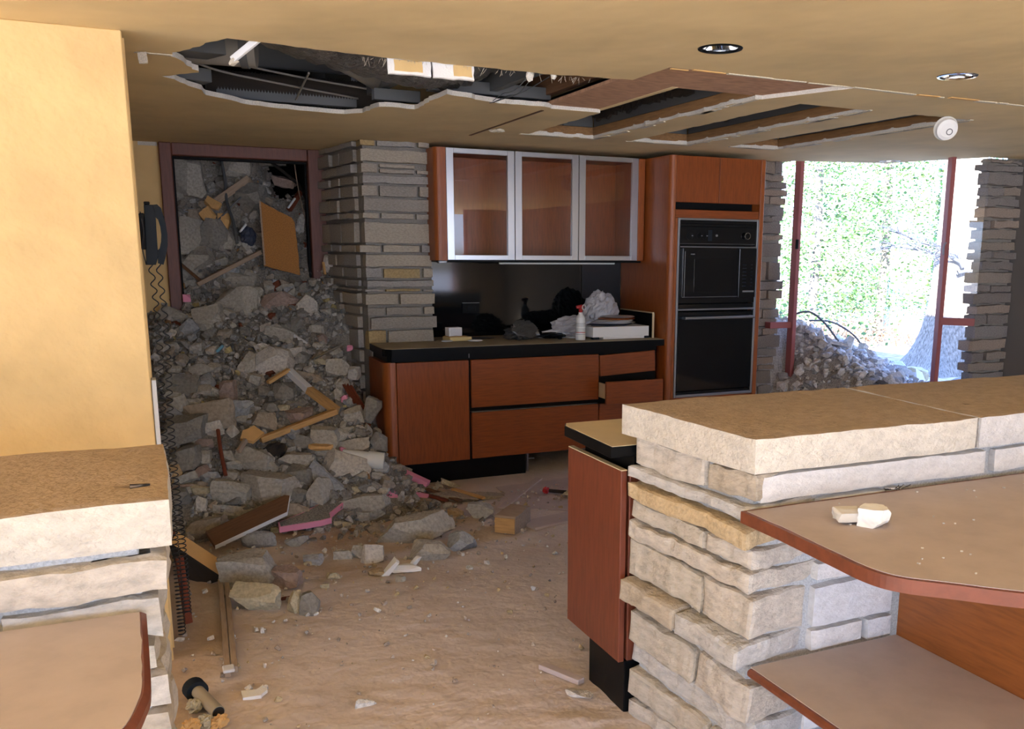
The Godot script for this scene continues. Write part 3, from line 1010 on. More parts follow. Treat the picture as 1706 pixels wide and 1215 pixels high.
	# stone column right of the window
	var r := shell_node("wall_column", Vector3(5.95, 0, -5.2))
	pbox("mortar_core", Vector3(5.78, 0.0, -5.14), Vector3(6.1, 2.25, -5.075), M.mortar_dim, r)
	var rc := [2.25, 2.219, 2.208, 2.157, 2.149, 2.055, 2.047, 1.979, 1.971, 1.905, 1.897, 1.817, 1.804, 1.74, 1.734, 1.656, 1.645, 1.575, 1.568, 1.51, 1.498, 1.428, 1.419, 1.329, 1.32, 1.262, 1.256, 1.17, 1.165, 1.095, 1.09, 1.01, 1.005, 0.91, 0.9, 0.814, 0.80, 0.73, 0.72, 0.65, 0.64, 0.56, 0.55, 0.46, 0.45, 0.36, 0.35, 0.24]
	for i in rc.size() / 2:
		var h: float = rc[2 * i] - rc[2 * i + 1] - 0.006
		var start := 5.735 + rg.randf_range(-0.045, 0.04)
		var xs := [start, 6.12] if i % 3 else [start, start + rg.randf_range(0.12, 0.25), 6.12]
		for k in xs.size() - 1:
			stone_run(Vector3(xs[k], rc[2 * i + 1], -5.04), Vector3(xs[k + 1] - 0.005, rc[2 * i + 1], -5.04), h, 0.11, Vector3.BACK, M["column%d" % (rg.randi() % 4)], r, 1200 + i * 10 + k, rg.randf_range(-0.012, 0.012), 0.03, 0.007)
	near_piers()


func near_piers() -> void:
	# right half-wall: courses by their top and bottom at the far end and at the near corner, how far they stand out, and where they break
	var w := shell_node("wall_half_right", Vector3(1.7, 0, -2.2))
	part("mortar_core", prism(flat([1.40, -2.47, 1.475, -1.985, 3.6, -1.985, 3.6, -2.47]), 0.0, 0.985), M.mortar, w, -w.position)
	var courses := [
		[0.966, 0.872, 0.945, 0.868, -0.018, [0, 0.62, 1], 1], [0.868, 0.829, 0.860, 0.826, 0.006, [0, 1], 3], [0.825, 0.768, 0.797, 0.746, 0.02, [0, 1], -1], [0.763, 0.706, 0.735, 0.674, 0.0, [0, 0.66, 1], 0],
		[0.70, 0.636, 0.665, 0.611, 0.006, [0, 1], 1], [0.632, 0.513, 0.594, 0.468, 0.0, [0, 0.62, 1], 0], [0.508, 0.433, 0.458, 0.391, 0.05, [0, 0.5, 1], 2], [0.39, 0.28, 0.34, 0.216, 0.008, [0, 0.58, 1], 0],
		[0.275, 0.197, 0.208, 0.132, -0.01, [0, 1], 3], [0.192, 0.096, 0.125, 0.04, 0.012, [0, 0.7, 1], 0], [0.09, 0.01, 0.035, 0.001, 0.004, [0, 1], 1]]
	var out := Vector3(-0.99, 0, 0.14).normalized()
	rg.seed = 202
	for i in courses.size():
		var c: Array = courses[i]
		var xa: float = 1.356 + 0.02 * (0.97 - c[0])
		var xb: float = 1.438 + 0.04 * (0.95 - c[2])
		var br: Array = c[5]
		for k in br.size() - 1:
			var f0: float = br[k]
			var f1: float = br[k + 1]
			var a := Vector3(xa, c[1], -2.49).lerp(Vector3(xb, c[3], -1.945), f0)
			var b := Vector3(xa, c[1], -2.49).lerp(Vector3(xb, c[3], -1.945), f1)
			var h := lerpf(c[0] - c[1], c[2] - c[3], (f0 + f1) / 2)
			var m: Material = M.stone_tan if c[6] < 0 else M["stone%d" % ((c[6] + k) % 4)]
			stone_run(a, b, h, 0.24 + rg.randf_range(-0.03, 0.05), out, m, w, 2000 + i * 10 + k, c[4], 0.013, 0.007, true)
		# the face towards the camera
		var xs := [1.68]
		while xs[-1] < (3.5 if i == 0 else 1.99):
			xs.append(minf(xs[-1] + rg.randf_range(0.18, 0.36) * (2.4 if i == 0 else 1.0), 3.6 if i == 0 else 2.0))
		if i == 0:
			xs = [1.47, 2.34, 2.375, 3.55]
		for k in xs.size() - 1:
			if i == 0 and k == 1:
				continue
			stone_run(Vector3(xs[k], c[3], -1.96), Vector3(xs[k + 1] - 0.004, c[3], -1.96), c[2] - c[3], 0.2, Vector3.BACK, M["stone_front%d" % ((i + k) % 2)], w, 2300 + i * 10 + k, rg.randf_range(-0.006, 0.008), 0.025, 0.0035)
	# its cap: two slabs with settled dust
	for k in 2:
		var x0: float = [1.392, 2.27][k]
		var x1: float = [2.262, 3.6][k]
		var cap := rough_box(Vector3(x1 - x0, 0.1, 0.60), 90 + k, 0.02, 0.0032, 0.004, 20.0, false, [c8(178, 156, 130), [c8(220, 211, 194), c8(216, 212, 205)][k]])   # its top is brown with settled dust
		if k == 0:
			cap = skewed(cap, Vector3(x1 - x0, 0.1, 0.6), 0.14)
		part("cap_stone", cap, M.cap_stone, w, Vector3((x0 + x1) / 2, 1.011, -2.235) - w.position, Basis(Vector3.RIGHT, 0.022))
	# left half-wall
	var v := shell_node("wall_half_left", Vector3(-1.0, 0, -2.2))
	pbox("mortar_core", Vector3(-3.6, 0.0, -2.47), Vector3(-0.05, 0.97, -1.93), M.mortar, v)
	for k in 2:
		var x0: float = [-1.5, -3.6][k]
		var x1: float = [0.018, -1.508][k]
		part("cap_stone", rough_box(Vector3(x1 - x0, 0.1, 0.585), 110 + k, 0.02, 0.0032, 0.006, 20.0, false, [c8(176, 154, 128), c8(208, 200, 184)]), M.cap_stone, v, Vector3((x0 + x1) / 2, 1.008, -2.19) - v.position)
	for piece in [[-1.3, 0.008, 0.868, 0.945, -1.885, 1], [-2.6, -1.31, 0.868, 0.945, -1.885, 0], [-0.30, -0.008, 0.77, 0.862, -1.90, 3], [-0.9, -0.31, 0.77, 0.862, -1.90, 0], [-0.34, -0.03, 0.70, 0.765, -1.905, 0], [-0.3, -0.010, 0.62, 0.695, -1.90, 1], [-0.36, -0.01, 0.52, 0.612, -1.905, 2], [-0.28, -0.012, 0.40, 0.512, -1.9, 1], [-0.34, -0.012, 0.30, 0.392, -1.9, 0], [-0.3, -0.02, 0.2, 0.292, -1.9, 2], [-0.3, -0.016, 0.1, 0.192, -1.9, 1], [-0.3, -0.01, 0.0, 0.092, -1.9, 0]]:
		var m: Material = M.stone_tan if piece[5] < 0 else M["stone%d" % piece[5]]
		part("stone", rough_box(Vector3(piece[1] - piece[0], piece[3] - piece[2], 0.5), 130 + roundi(piece[2] * 100), 0.035, 0.008, 0.012), m, v, Vector3((piece[0] + piece[1]) / 2, (piece[2] + piece[3]) / 2, piece[4] - 0.25) - v.position)


func skewed(mesh: ArrayMesh, size: Vector3, k: float) -> ArrayMesh:   # draws the left end of a slab out along its depth
	var a := mesh.surface_get_arrays(0)
	var p: PackedVector3Array = a[Mesh.ARRAY_VERTEX]
	for i in p.size():
		p[i].x += k * p[i].z * clampf(0.5 - p[i].x / size.x, 0.0, 1.0)
	a[Mesh.ARRAY_VERTEX] = p
	var m := ArrayMesh.new()
	m.add_surface_from_arrays(Mesh.PRIMITIVE_TRIANGLES, a)
	return m


# ---------------------------------------------------------------- the kitchen along the back
func kitchen() -> void:
	var t := thing("base_cabinet", "cherry base cabinet run with one drawer pulled out, against the back wall", "cabinet", Vector3(2.4, 0, -6.1))
	pbox("carcass", Vector3(1.43, 0.15, -6.42), Vector3(3.37, 0.83, -5.80), M.black_matt, t)
	var edge := flat([1.425, -6.2, 1.347, -6.2])
	for k in 9:
		var a := PI + PI / 2 * k / 8.0
		edge.append(Vector2(1.412 + 0.065 * cos(a), -5.83 - 0.065 * sin(a)))
	edge.append(Vector2(1.422, -5.765))
	part("end_panel", prism(edge, 0.145, 0.828), M.cherry_edge, t, -t.position)
	pbox("door", Vector3(1.427, 0.147, -5.79), Vector3(1.914, 0.826, -5.765), M.cherry, t)
	var d := pbox("drawer", Vector3(1.93, 0.502, -5.79), Vector3(2.884, 0.826, -5.765), M.cherry_level, t)
	d = pbox("drawer", Vector3(1.93, 0.15, -5.79), Vector3(2.884, 0.468, -5.765), M.cherry_level, t)
	pbox("finger_rail", Vector3(1.93, 0.468, -5.80), Vector3(2.884, 0.474, -5.77), M.dull_metal, t)
	d = pbox("drawer", Vector3(2.892, 0.664, -5.79), Vector3(3.345, 0.815, -5.765), M.cherry_level, t)
	d.basis = Basis(Vector3.BACK, 0.045)
	d.position.y += 0.012
	part("side", bx(Vector3(0.012, 0.10, 0.3)), M.white_paint, d, Vector3(0.19, -0.03, -0.17))
	d = pbox("drawer", Vector3(2.86, 0.488, -5.62), Vector3(3.318, 0.648, -5.597), M.cherry_level, t)
	part("side", bx(Vector3(0.014, 0.105, 0.4), 0.001), M.counter_cream, d, Vector3(-0.19, 0.0, -0.21))
	part("side", bx(Vector3(0.014, 0.105, 0.4), 0.001), M.counter_cream, d, Vector3(0.2, 0.0, -0.21))
	part("bottom", bx(Vector3(0.38, 0.01, 0.4), 0.001), M.counter_cream, d, Vector3(0.0, -0.05, -0.21))
	d = pbox("drawer", Vector3(2.892, 0.15, -5.79), Vector3(3.345, 0.468, -5.765), M.cherry_level, t)
	pbox("plinth", Vector3(1.47, 0.0, -6.3), Vector3(2.335, 0.15, -5.80), M.black_laminate, t)
	pbox("foot", Vector3(2.36, 0.0, -5.86), Vector3(2.375, 0.15, -5.845), M.dull_metal, t)
	pbox("foot", Vector3(2.36, 0.09, -5.86), Vector3(2.42, 0.1, -5.845), M.dull_metal, t)

	t = thing("worktop", "black edged worktop under grey dust on the cherry base cabinets", "worktop", Vector3(2.4, 0.83, -6.1))
	part("slab", prism(flat([1.352, -6.19, 1.345, -5.80, 1.357, -5.765, 1.392, -5.735, 3.40, -5.735, 3.40, -6.43, 1.82, -6.43, 1.82, -6.19]), 0.872, 0.917, 0.003), M.black_laminate, t, -t.position)
	stuff(part("dust", prism(flat([1.356, -6.186, 1.350, -5.805, 1.362, -5.77, 1.394, -5.74, 3.396, -5.74, 3.396, -6.426, 1.825, -6.426, 1.825, -6.186]), 0.917, 0.9195), M.counter_dust, t, -t.position))
	part("recess", prism(flat([1.375, -6.19, 1.375, -5.80, 1.40, -5.78, 3.36, -5.78, 3.36, -6.4, 1.375, -6.4]), 0.83, 0.872), M.black_laminate, t, -t.position)
	pbox("bracket", Vector3(1.918, 0.838, -5.782), Vector3(1.924, 0.868, -5.776), M.dull_metal, t)

	t = thing("backsplash", "glossy black backsplash panel with a socket between worktop and wall cabinet", "backsplash", Vector3(2.6, 0.92, -6.43))
	pbox("panel", Vector3(1.80, 0.92, -6.44), Vector3(3.055, 1.50, -6.43), M.black_glass, t, 0.001)
	pbox("panel", Vector3(3.058, 0.92, -6.44), Vector3(3.398, 1.50, -6.428), M.black_glass, t, 0.001)
	var sk := pbox("socket", Vector3(2.09, 1.09, -6.43), Vector3(2.22, 1.165, -6.415), M.black_matt, t, 0.003)
	part("insert", bx(Vector3(0.07, 0.04, 0.006)), M.black_laminate, sk, Vector3(0, 0, 0.009))
	part("top_edge", bx(Vector3(0.13, 0.004, 0.018), 0.001), M.dull_metal, sk, Vector3(0, 0.038, 0.002))

	t = thing("wall_cabinet", "cherry wall cabinet with three steel framed glass doors", "cabinet", Vector3(2.58, 1.47, -6.2))
	var side := flat([1.79, -6.43, 1.79, -6.09])
	for k in 7:
		var a := PI + PI / 2 * k / 6.0
		side.append(Vector2(1.83 + 0.04 * cos(a), -6.085 - 0.04 * sin(a)))
	side.append_array(flat([1.868, -6.045, 1.868, -6.43]))
	part("side", prism(side, 1.475, 2.213), M.cherry_edge, t, -t.position)
	pbox("side", Vector3(3.335, 1.475, -6.43), Vector3(3.39, 2.213, -6.05), M.cherry_edge, t, 0.006)
	pbox("top", Vector3(1.868, 2.19, -6.43), Vector3(3.335, 2.212, -6.08), M.cabinet_inside, t)
	pbox("bottom", Vector3(1.80, 1.462, -6.43), Vector3(3.38, 1.49, -6.075), M.black_laminate, t)
	pbox("bottom_board", Vector3(1.868, 1.49, -6.42), Vector3(3.335, 1.496, -6.08), M.cabinet_inside, t)
	pbox("back", Vector3(1.868, 1.49, -6.43), Vector3(3.335, 2.19, -6.418), M.cherry, t)
	pbox("light_strip", Vector3(2.30, 1.448, -6.22), Vector3(3.22, 1.462, -6.19), M.pale_plastic, t)
	pbox("cover_strip", Vector3(1.81, 1.455, -6.10), Vector3(1.87, 1.474, -6.06), M.dull_metal, t)
	for k in 3:
		var x0: float = [1.871, 2.363, 2.852][k]
		var x1: float = [2.359, 2.848, 3.332][k]
		var dr := Node3D.new()
		dr.name = "door"
		t.add_child(dr, true)
		dr.position = Vector3(x0, 1.478, -6.06) - t.position
		var W := x1 - x0
		part("stile", bx(Vector3(0.052, 0.735, 0.022), 0.002), M.steel, dr, Vector3(0.026, 0.3675, 0))
		part("stile", bx(Vector3(0.052, 0.735, 0.022), 0.002), M.steel, dr, Vector3(W - 0.026, 0.3675, 0))
		part("rail", bx(Vector3(W - 0.104, 0.034, 0.022), 0.002), M.steel, dr, Vector3(W / 2, 0.718, 0))
		part("rail", bx(Vector3(W - 0.104, 0.034, 0.022), 0.002), M.steel, dr, Vector3(W / 2, 0.017, 0))
		part("pane", bx(Vector3(W - 0.1, 0.67, 0.004), 0.0), M.glass, dr, Vector3(W / 2, 0.3675, -0.003))

	t = thing("oven_cabinet", "tall cherry cabinet holding the ovens, with two small doors on top", "cabinet", Vector3(3.8, 0, -6.0))
	var sp := flat([3.40, -6.43, 3.40, -5.76])
	for k in 7:
		var a := PI + PI / 2 * k / 6.0
		sp.append(Vector2(3.435 + 0.035 * cos(a), -5.735 - 0.035 * sin(a)))
	sp.append_array(flat([3.442, -5.70, 3.442, -6.43]))
	part("side_panel", prism(sp, 0.0, 2.213), M.cherry_edge, t, -t.position)
	pbox("side_panel", Vector3(4.172, 0.0, -6.43), Vector3(4.21, 2.215, -5.70), M.cherry_edge, t, 0.005)
	pbox("body", Vector3(3.442, 0.0, -6.43), Vector3(4.172, 2.21, -5.80), M.black_matt, t)
	pbox("door", Vector3(3.446, 1.892, -5.725), Vector3(3.806, 2.213, -5.702), M.cherry, t)
	pbox("door", Vector3(3.810, 1.892, -5.725), Vector3(4.169, 2.213, -5.702), M.cherry, t)
	pbox("apron", Vector3(3.446, 1.783, -5.735), Vector3(4.169, 1.842, -5.706), M.cherry_level, t)
	pbox("stile", Vector3(3.446, 0.1, -5.735), Vector3(3.47, 1.783, -5.706), M.cherry_edge, t)
	pbox("apron", Vector3(3.446, 0.1, -5.735), Vector3(4.169, 0.484, -5.706), M.cherry_level, t)

	t = thing("wall_oven", "black wall oven with chrome trim, knobs and a long silver handle", "oven", Vector3(3.815, 0.484, -5.70))
	pbox("trim", Vector3(3.468, 0.484, -5.73), Vector3(3.484, 1.784, -5.695), M.dull_metal, t)
	pbox("trim", Vector3(4.152, 0.484, -5.73), Vector3(4.168, 1.784, -5.695), M.dull_metal, t)
	pbox("trim", Vector3(3.484, 1.768, -5.73), Vector3(4.152, 1.784, -5.695), M.dull_metal, t)
	pbox("trim", Vector3(3.484, 0.484, -5.73), Vector3(4.152, 0.504, -5.695), M.dull_metal, t)
	var cp := pbox("control_panel", Vector3(3.484, 1.588, -5.74), Vector3(4.152, 1.768, -5.704), M.oven_black, t)
	pbox("vent_slat", Vector3(3.49, 1.742, -5.705), Vector3(4.146, 1.747, -5.699), M.black_laminate, t)
	pbox("vent_slat", Vector3(3.49, 1.722, -5.705), Vector3(4.146, 1.726, -5.699), M.black_laminate, t)
	pbox("chrome_line", Vector3(3.49, 1.602, -5.705), Vector3(4.14, 1.605, -5.701), M.dull_metal, t)
	for k in [[-0.25, 0.028], [-0.17, 0.02], [-0.125, 0.02]]:
		var dial := part("dial", lathe(PackedVector2Array([Vector2(0, 0), Vector2(k[1], 0), Vector2(k[1], 0.004), Vector2(k[1] * 0.85, 0.006), Vector2(0, 0.006)]), 24), M.black_laminate, cp, Vector3(k[0], -0.02, 0.018), Basis(Vector3.RIGHT, PI / 2))
		part("pointer", bx(Vector3(0.012, 0.006, 0.003), 0.001), M.dull_metal, cp, Vector3(k[0] + 0.02, -0.018, 0.026))
	part("keypad", bx(Vector3(0.035, 0.08, 0.003), 0.001), M.rubber, cp, Vector3(-0.075, -0.015, 0.019))
	part("button", lathe(PackedVector2Array([Vector2(0, 0), Vector2(0.008, 0), Vector2(0.008, 0.008), Vector2(0, 0.008)]), 16), M.dull_metal, cp, Vector3(-0.02, -0.015, 0.018), Basis(Vector3.RIGHT, PI / 2))
	part("knob", lathe(PackedVector2Array([Vector2(0, 0), Vector2(0.024, 0), Vector2(0.022, 0.022), Vector2(0, 0.022)]), 24), M.black_laminate, cp, Vector3(0.24, -0.015, 0.018), Basis(Vector3.RIGHT, PI / 2))
	part("knob_ring", lathe(PackedVector2Array([Vector2(0.021, 0.018), Vector2(0.0255, 0.018), Vector2(0.0255, 0.025), Vector2(0.021, 0.025), Vector2(0.021, 0.018)]), 28), M.chrome, cp, Vector3(0.24, -0.015, 0.018), Basis(Vector3.RIGHT, PI / 2))
	pbox("door", Vector3(3.486, 0.53, -5.735), Vector3(4.150, 1.115, -5.698), M.black_glass, t, 0.004)
	pbox("kick_strip", Vector3(3.486, 0.506, -5.735), Vector3(4.150, 0.526, -5.705), M.oven_black, t)
	var hd := part("handle", tube(PackedVector3Array([Vector3(-0.30, 0, 0), Vector3(0.31, 0, 0)]), 0.011, 14), M.dull_metal, t, Vector3(3.82, 1.072, -5.655) - t.position)
	part("bracket", bx(Vector3(0.02, 0.02, 0.045), 0.003), M.dull_metal, hd, Vector3(-0.29, 0, -0.024))
	part("bracket", bx(Vector3(0.02, 0.02, 0.045), 0.003), M.dull_metal, hd, Vector3(0.30, 0, -0.024))

	t = thing("microwave_oven", "black built-in microwave with a dark window and keypad above the wall oven", "microwave", Vector3(3.815, 1.12, -5.70))
	pbox("case", Vector3(3.486, 1.175, -5.74), Vector3(4.152, 1.586, -5.70), M.oven_black, t)
	pbox("top_trim", Vector3(3.49, 1.576, -5.71), Vector3(4.152, 1.586, -5.688), M.dull_metal, t)
	var md := pbox("door", Vector3(3.505, 1.215, -5.71), Vector3(3.99, 1.574, -5.682), M.oven_black, t, 0.005)
	part("window", bx(Vector3(0.34, 0.235, 0.004), 0.001), M.black_glass, md, Vector3(0.025, -0.02, 0.0145))
	part("frame_line", bx(Vector3(0.003, 0.33, 0.004), 0.001), M.dull_metal, md, Vector3(-0.225, -0.01, 0.0145))
	part("frame_line", bx(Vector3(0.48, 0.003, 0.004), 0.001), M.dull_metal, md, Vector3(0.0, -0.172, 0.0145))
	part("maker_line", bx(Vector3(0.035, 0.006, 0.002), 0.0005), M.dull_metal, md, Vector3(-0.16, 0.135, 0.0145))
	var kp := pbox("keypad", Vector3(3.995, 1.215, -5.71), Vector3(4.148, 1.574, -5.682), M.oven_black, t, 0.004)
	for row in 7:
		for c in 2:
			part("key", bx(Vector3(0.034 if c == 0 else 0.014, 0.007, 0.002), 0.0005), M.rubber, kp, Vector3([-0.03, 0.035][c], 0.06 - row * 0.026, 0.0145))
	part("release_bar", bx(Vector3(0.1, 0.012, 0.006), 0.001), M.dull_metal, kp, Vector3(0.01, -0.135, 0.015))
	pbox("lower_grille", Vector3(3.486, 1.13, -5.74), Vector3(4.150, 1.172, -5.706), M.oven_black, t)
	pbox("chrome_bar", Vector3(3.486, 1.125, -5.715), Vector3(4.150, 1.138, -5.69), M.dull_metal, t)

	t = thing("island_cabinet", "red cherry island cabinet end behind the right stone half-wall", "cabinet", Vector3(2.1, 0, -2.7))
	pbox("end_panel", Vector3(1.338, 0.19, -2.915), Vector3(1.36, 0.85, -2.505), M.cherry_red, t, 0.002)
	pbox("edge_band", Vector3(1.3385, 0.8495, -2.914), Vector3(1.3595, 0.8525, -2.505), M.counter_cream, t, 0.0)
	pbox("body", Vector3(1.37, 0.19, -2.90), Vector3(3.4, 0.84, -2.505), M.cherry_red, t)
	pbox("plinth", Vector3(1.362, 0.0, -2.775), Vector3(3.4, 0.19, -2.505), M.black_laminate, t)
	t = thing("island_worktop", "cream island worktop with a thick black edge behind the right half-wall", "worktop", Vector3(2.1, 0.85, -2.7))
	part("slab", prism(flat([1.30, -2.505, 1.312, -2.89, 1.335, -2.935, 3.45, -2.935, 3.45, -2.505]), 0.895, 0.932, 0.002), M.black_laminate, t, -t.position)
	part("laminate", prism(flat([1.304, -2.505, 1.316, -2.887, 1.337, -2.931, 3.446, -2.931, 3.446, -2.505]), 0.932, 0.9335), M.counter_cream, t, -t.position)
	part("recess", prism(flat([1.385, -2.505, 1.385, -2.87, 3.4, -2.87, 3.4, -2.505]), 0.84, 0.895), M.black_laminate, t, -t.position)


# ---------------------------------------------------------------- what lies on the worktop
func worktop_clutter() -> void:
	var Y := 0.9195
	var t := thing("note_block", "small white note cube with a curled top, on yellow pads", "note block", Vector3(1.95, Y + 0.03, -6.2))
	part("block", bx(Vector3(0.10, 0.06, 0.07), 0.002), M.white_paint, t, Vector3(0.0, 0.03, 0), Basis(Vector3.UP, 0.1))
	part("curled_sheet", bx(Vector3(0.085, 0.048, 0.002), 0.0005), M.paper, t, Vector3(0.008, 0.028, 0.04), Basis(Vector3.UP, 0.1))
	var pd := thing("yellow_pad", "stack of yellow pads under the white note cube", "pad", Vector3(1.97, Y, -6.18))
	part("pad", bx(Vector3(0.17, 0.026, 0.12), 0.002), M.yellow_pad, pd, Vector3(0, 0.013, 0), Basis(Vector3.UP, 0.15))
	part("cover", bx(Vector3(0.13, 0.004, 0.1), 0.001), M.tan_board, pd, Vector3(-0.015, 0.028, 0), Basis(Vector3.UP, 0.1))
	rg.seed = 310
	var flats := [["white paper slip left of the yellow pads on the worktop", 1.865, -6.08, 0.09, 0.05], ["folded white card in front of the yellow pads", 2.06, -6.05, 0.12, 0.06], ["dusty grey envelope between yellow pads and black bag", 2.17, -6.2, 0.2, 0.1], ["pale sheet sticking out right of the black bag", 2.62, -6.12, 0.2, 0.12], ["white receipt left of the white fire extinguisher", 2.80, -6.02, 0.12, 0.035]]
	for k in flats.size():
		var p: Array = flats[k]
		solo("paper", crumple(Vector3(p[3], 0.016, p[4]), 20 + k, 0.15, 6, 12), M.paper if k != 2 else M.bag_dark, p[0], "paper", Vector3(p[1], Y + 0.007, p[2]), Basis(Vector3.UP, rg.randf_range(-0.4, 0.4)), "papers on the worktop")
	var bag := thing("black_bag", "crumpled black plastic bag in the middle of the worktop", "bag", Vector3(2.42, Y, -6.08))
	part("heap", crumple(Vector3(0.30, 0.13, 0.2), 41, 0.5, 16, 24), M.bag_dark, bag, Vector3(0, 0.045, 0))
	part("flap", crumple(Vector3(0.21, 0.15, 0.03), 42, 0.35, 12, 18), M.bag_dark, bag, Vector3(0.0, 0.08, 0.06), Basis(Vector3.RIGHT, -0.5))
	part("tail", crumple(Vector3(0.26, 0.05, 0.12), 43, 0.3, 8, 14), M.black_laminate, bag, Vector3(0.22, 0.022, 0.02))
	solo("wire_clip", crumple(Vector3(0.05, 0.035, 0.04), 44, 0.5, 6, 9), M.black_matt, "tiny tangled black wire clip before the white receipt", "clip", Vector3(2.66, Y + 0.016, -5.95))
	var sheet := solo("white_wrap", crumple(Vector3(0.30, 0.07, 0.16), 45, 0.3), M.paper, "crumpled white wrapper between black bag and fire extinguisher", "wrapper", Vector3(2.72, Y + 0.028, -6.12))
	t = thing("fire_extinguisher", "small white fire extinguisher with a red trigger head on the worktop", "fire extinguisher", Vector3(2.80, Y, -5.90))
	part("bottle", lathe(PackedVector2Array([Vector2(0, 0), Vector2(0.034, 0), Vector2(0.036, 0.004), Vector2(0.036, 0.135), Vector2(0.033, 0.158), Vector2(0.022, 0.176), Vector2(0.015, 0.182), Vector2(0.015, 0.196), Vector2(0, 0.196)]), 28), M.white_paint, t)
	for k in 7:
		part("label_line", lathe(PackedVector2Array([Vector2(0.0363, 0.0), Vector2(0.0365, 0.0), Vector2(0.0365, 0.003 if k != 5 else 0.005), Vector2(0.0363, 0.003)]), 28), M.red_plastic if k == 5 else M.dull_metal, t, Vector3(0, [0.118, 0.110, 0.100, 0.078, 0.064, 0.052, 0.04][k], 0))
	part("neck", lathe(PackedVector2Array([Vector2(0, 0.19), Vector2(0.012, 0.19), Vector2(0.016, 0.225), Vector2(0, 0.228)]), 16), M.red_plastic, t)
	part("trigger_head", rough_box(Vector3(0.062, 0.026, 0.03), 3, 0.012, 0.001, 0.008), M.red_plastic, t, Vector3(-0.006, 0.236, 0), Basis(Vector3.BACK, 0.12))
	var ring := begin()
	var loop := PackedVector3Array()
	for k in 17:
		loop.append(Vector3(cos(TAU * k / 16.0) * 0.014, sin(TAU * k / 16.0) * 0.018, 0))
	add_tube(ring, loop, PackedFloat32Array([0.003]), 6, false)
	part("pull_ring", done(ring), M.white_paint, t, Vector3(0.018, 0.232, 0.018))
	t = thing("plastic_bag", "crumpled pale grey plastic bag heaped beside the white box", "bag", Vector3(2.98, Y, -6.15))
	part("mound", crumple(Vector3(0.30, 0.36, 0.24), 51, 0.17, 26, 40), M.bag_grey, t, Vector3(0.10, 0.16, 0))
	part("skirt", crumple(Vector3(0.46, 0.19, 0.26), 52, 0.22, 22, 40), M.bag_grey, t, Vector3(-0.10, 0.07, 0.02))
	t = thing("white_box", "flat white box with dark corners on the worktop beside the oven cabinet", "box", Vector3(3.11, Y, -5.99))
	part("body", bx(Vector3(0.46, 0.075, 0.26), 0.002), M.white_paint, t, Vector3(0, 0.052, 0))
	part("lip", bx(Vector3(0.34, 0.018, 0.25), 0.002), M.white_paint, t, Vector3(0.02, 0.010, 0.01))
	part("corner", bx(Vector3(0.05, 0.016, 0.04), 0.002), M.rubber, t, Vector3(-0.205, 0.009, 0.115))
	part("corner", bx(Vector3(0.05, 0.016, 0.04), 0.002), M.rubber, t, Vector3(0.205, 0.009, 0.115))
	for k in 5:
		solo("folder", crumple(Vector3(0.40 - 0.03 * k, 0.02, 0.24), 61 + k, 0.1, 6, 16), [M.navy, M.paper, M.paper, M.cherry_edge, M.bag_grey][k], ["navy folder lowest of the pile on the white box", "white leaflet second in the pile on the white box", "white leaflet in the middle of the pile on the white box", "reddish leaflet near the top of the pile on the white box", "wide grey sheet topping the pile on the white box"][k], "folder", Vector3(3.09 + 0.015 * k, Y + 0.097 + 0.014 * k, -6.0), Basis(Vector3.UP, rg.randf_range(-0.2, 0.2)), "papers on the white box")
	t = thing("black_tray", "black tray with a cream rim standing behind the white box", "tray", Vector3(3.3, Y, -6.1))
	part("back", bx(Vector3(0.01, 0.18, 0.5), 0.002), M.black_laminate, t, Vector3(0.065, 0.09, 0.0), Basis(Vector3.UP, 0.0))
	part("rim", bx(Vector3(0.016, 0.008, 0.51), 0.001), M.counter_cream, t, Vector3(0.065, 0.184, 0.0))
	part("rim", bx(Vector3(0.014, 0.18, 0.012), 0.001), M.counter_cream, t, Vector3(0.065, 0.09, 0.255))


# ---------------------------------------------------------------- counters built into the half-walls
func smooth_line(poly: PackedVector2Array, last: int) -> PackedVector2Array:   # rounds the run of points 1..last-1, keeps the other corners
	var path := PackedVector3Array()
	for i in range(1, mini(last, poly.size() - 2)):
		path.append(Vector3(poly[i].x, 0, poly[i].y))
	var out := PackedVector2Array([poly[0]])
	for p in soft(path, 5):
		out.append(Vector2(p.x, p.z))
	for i in range(mini(last, poly.size() - 2), poly.size()):
		out.append(poly[i])
	return out


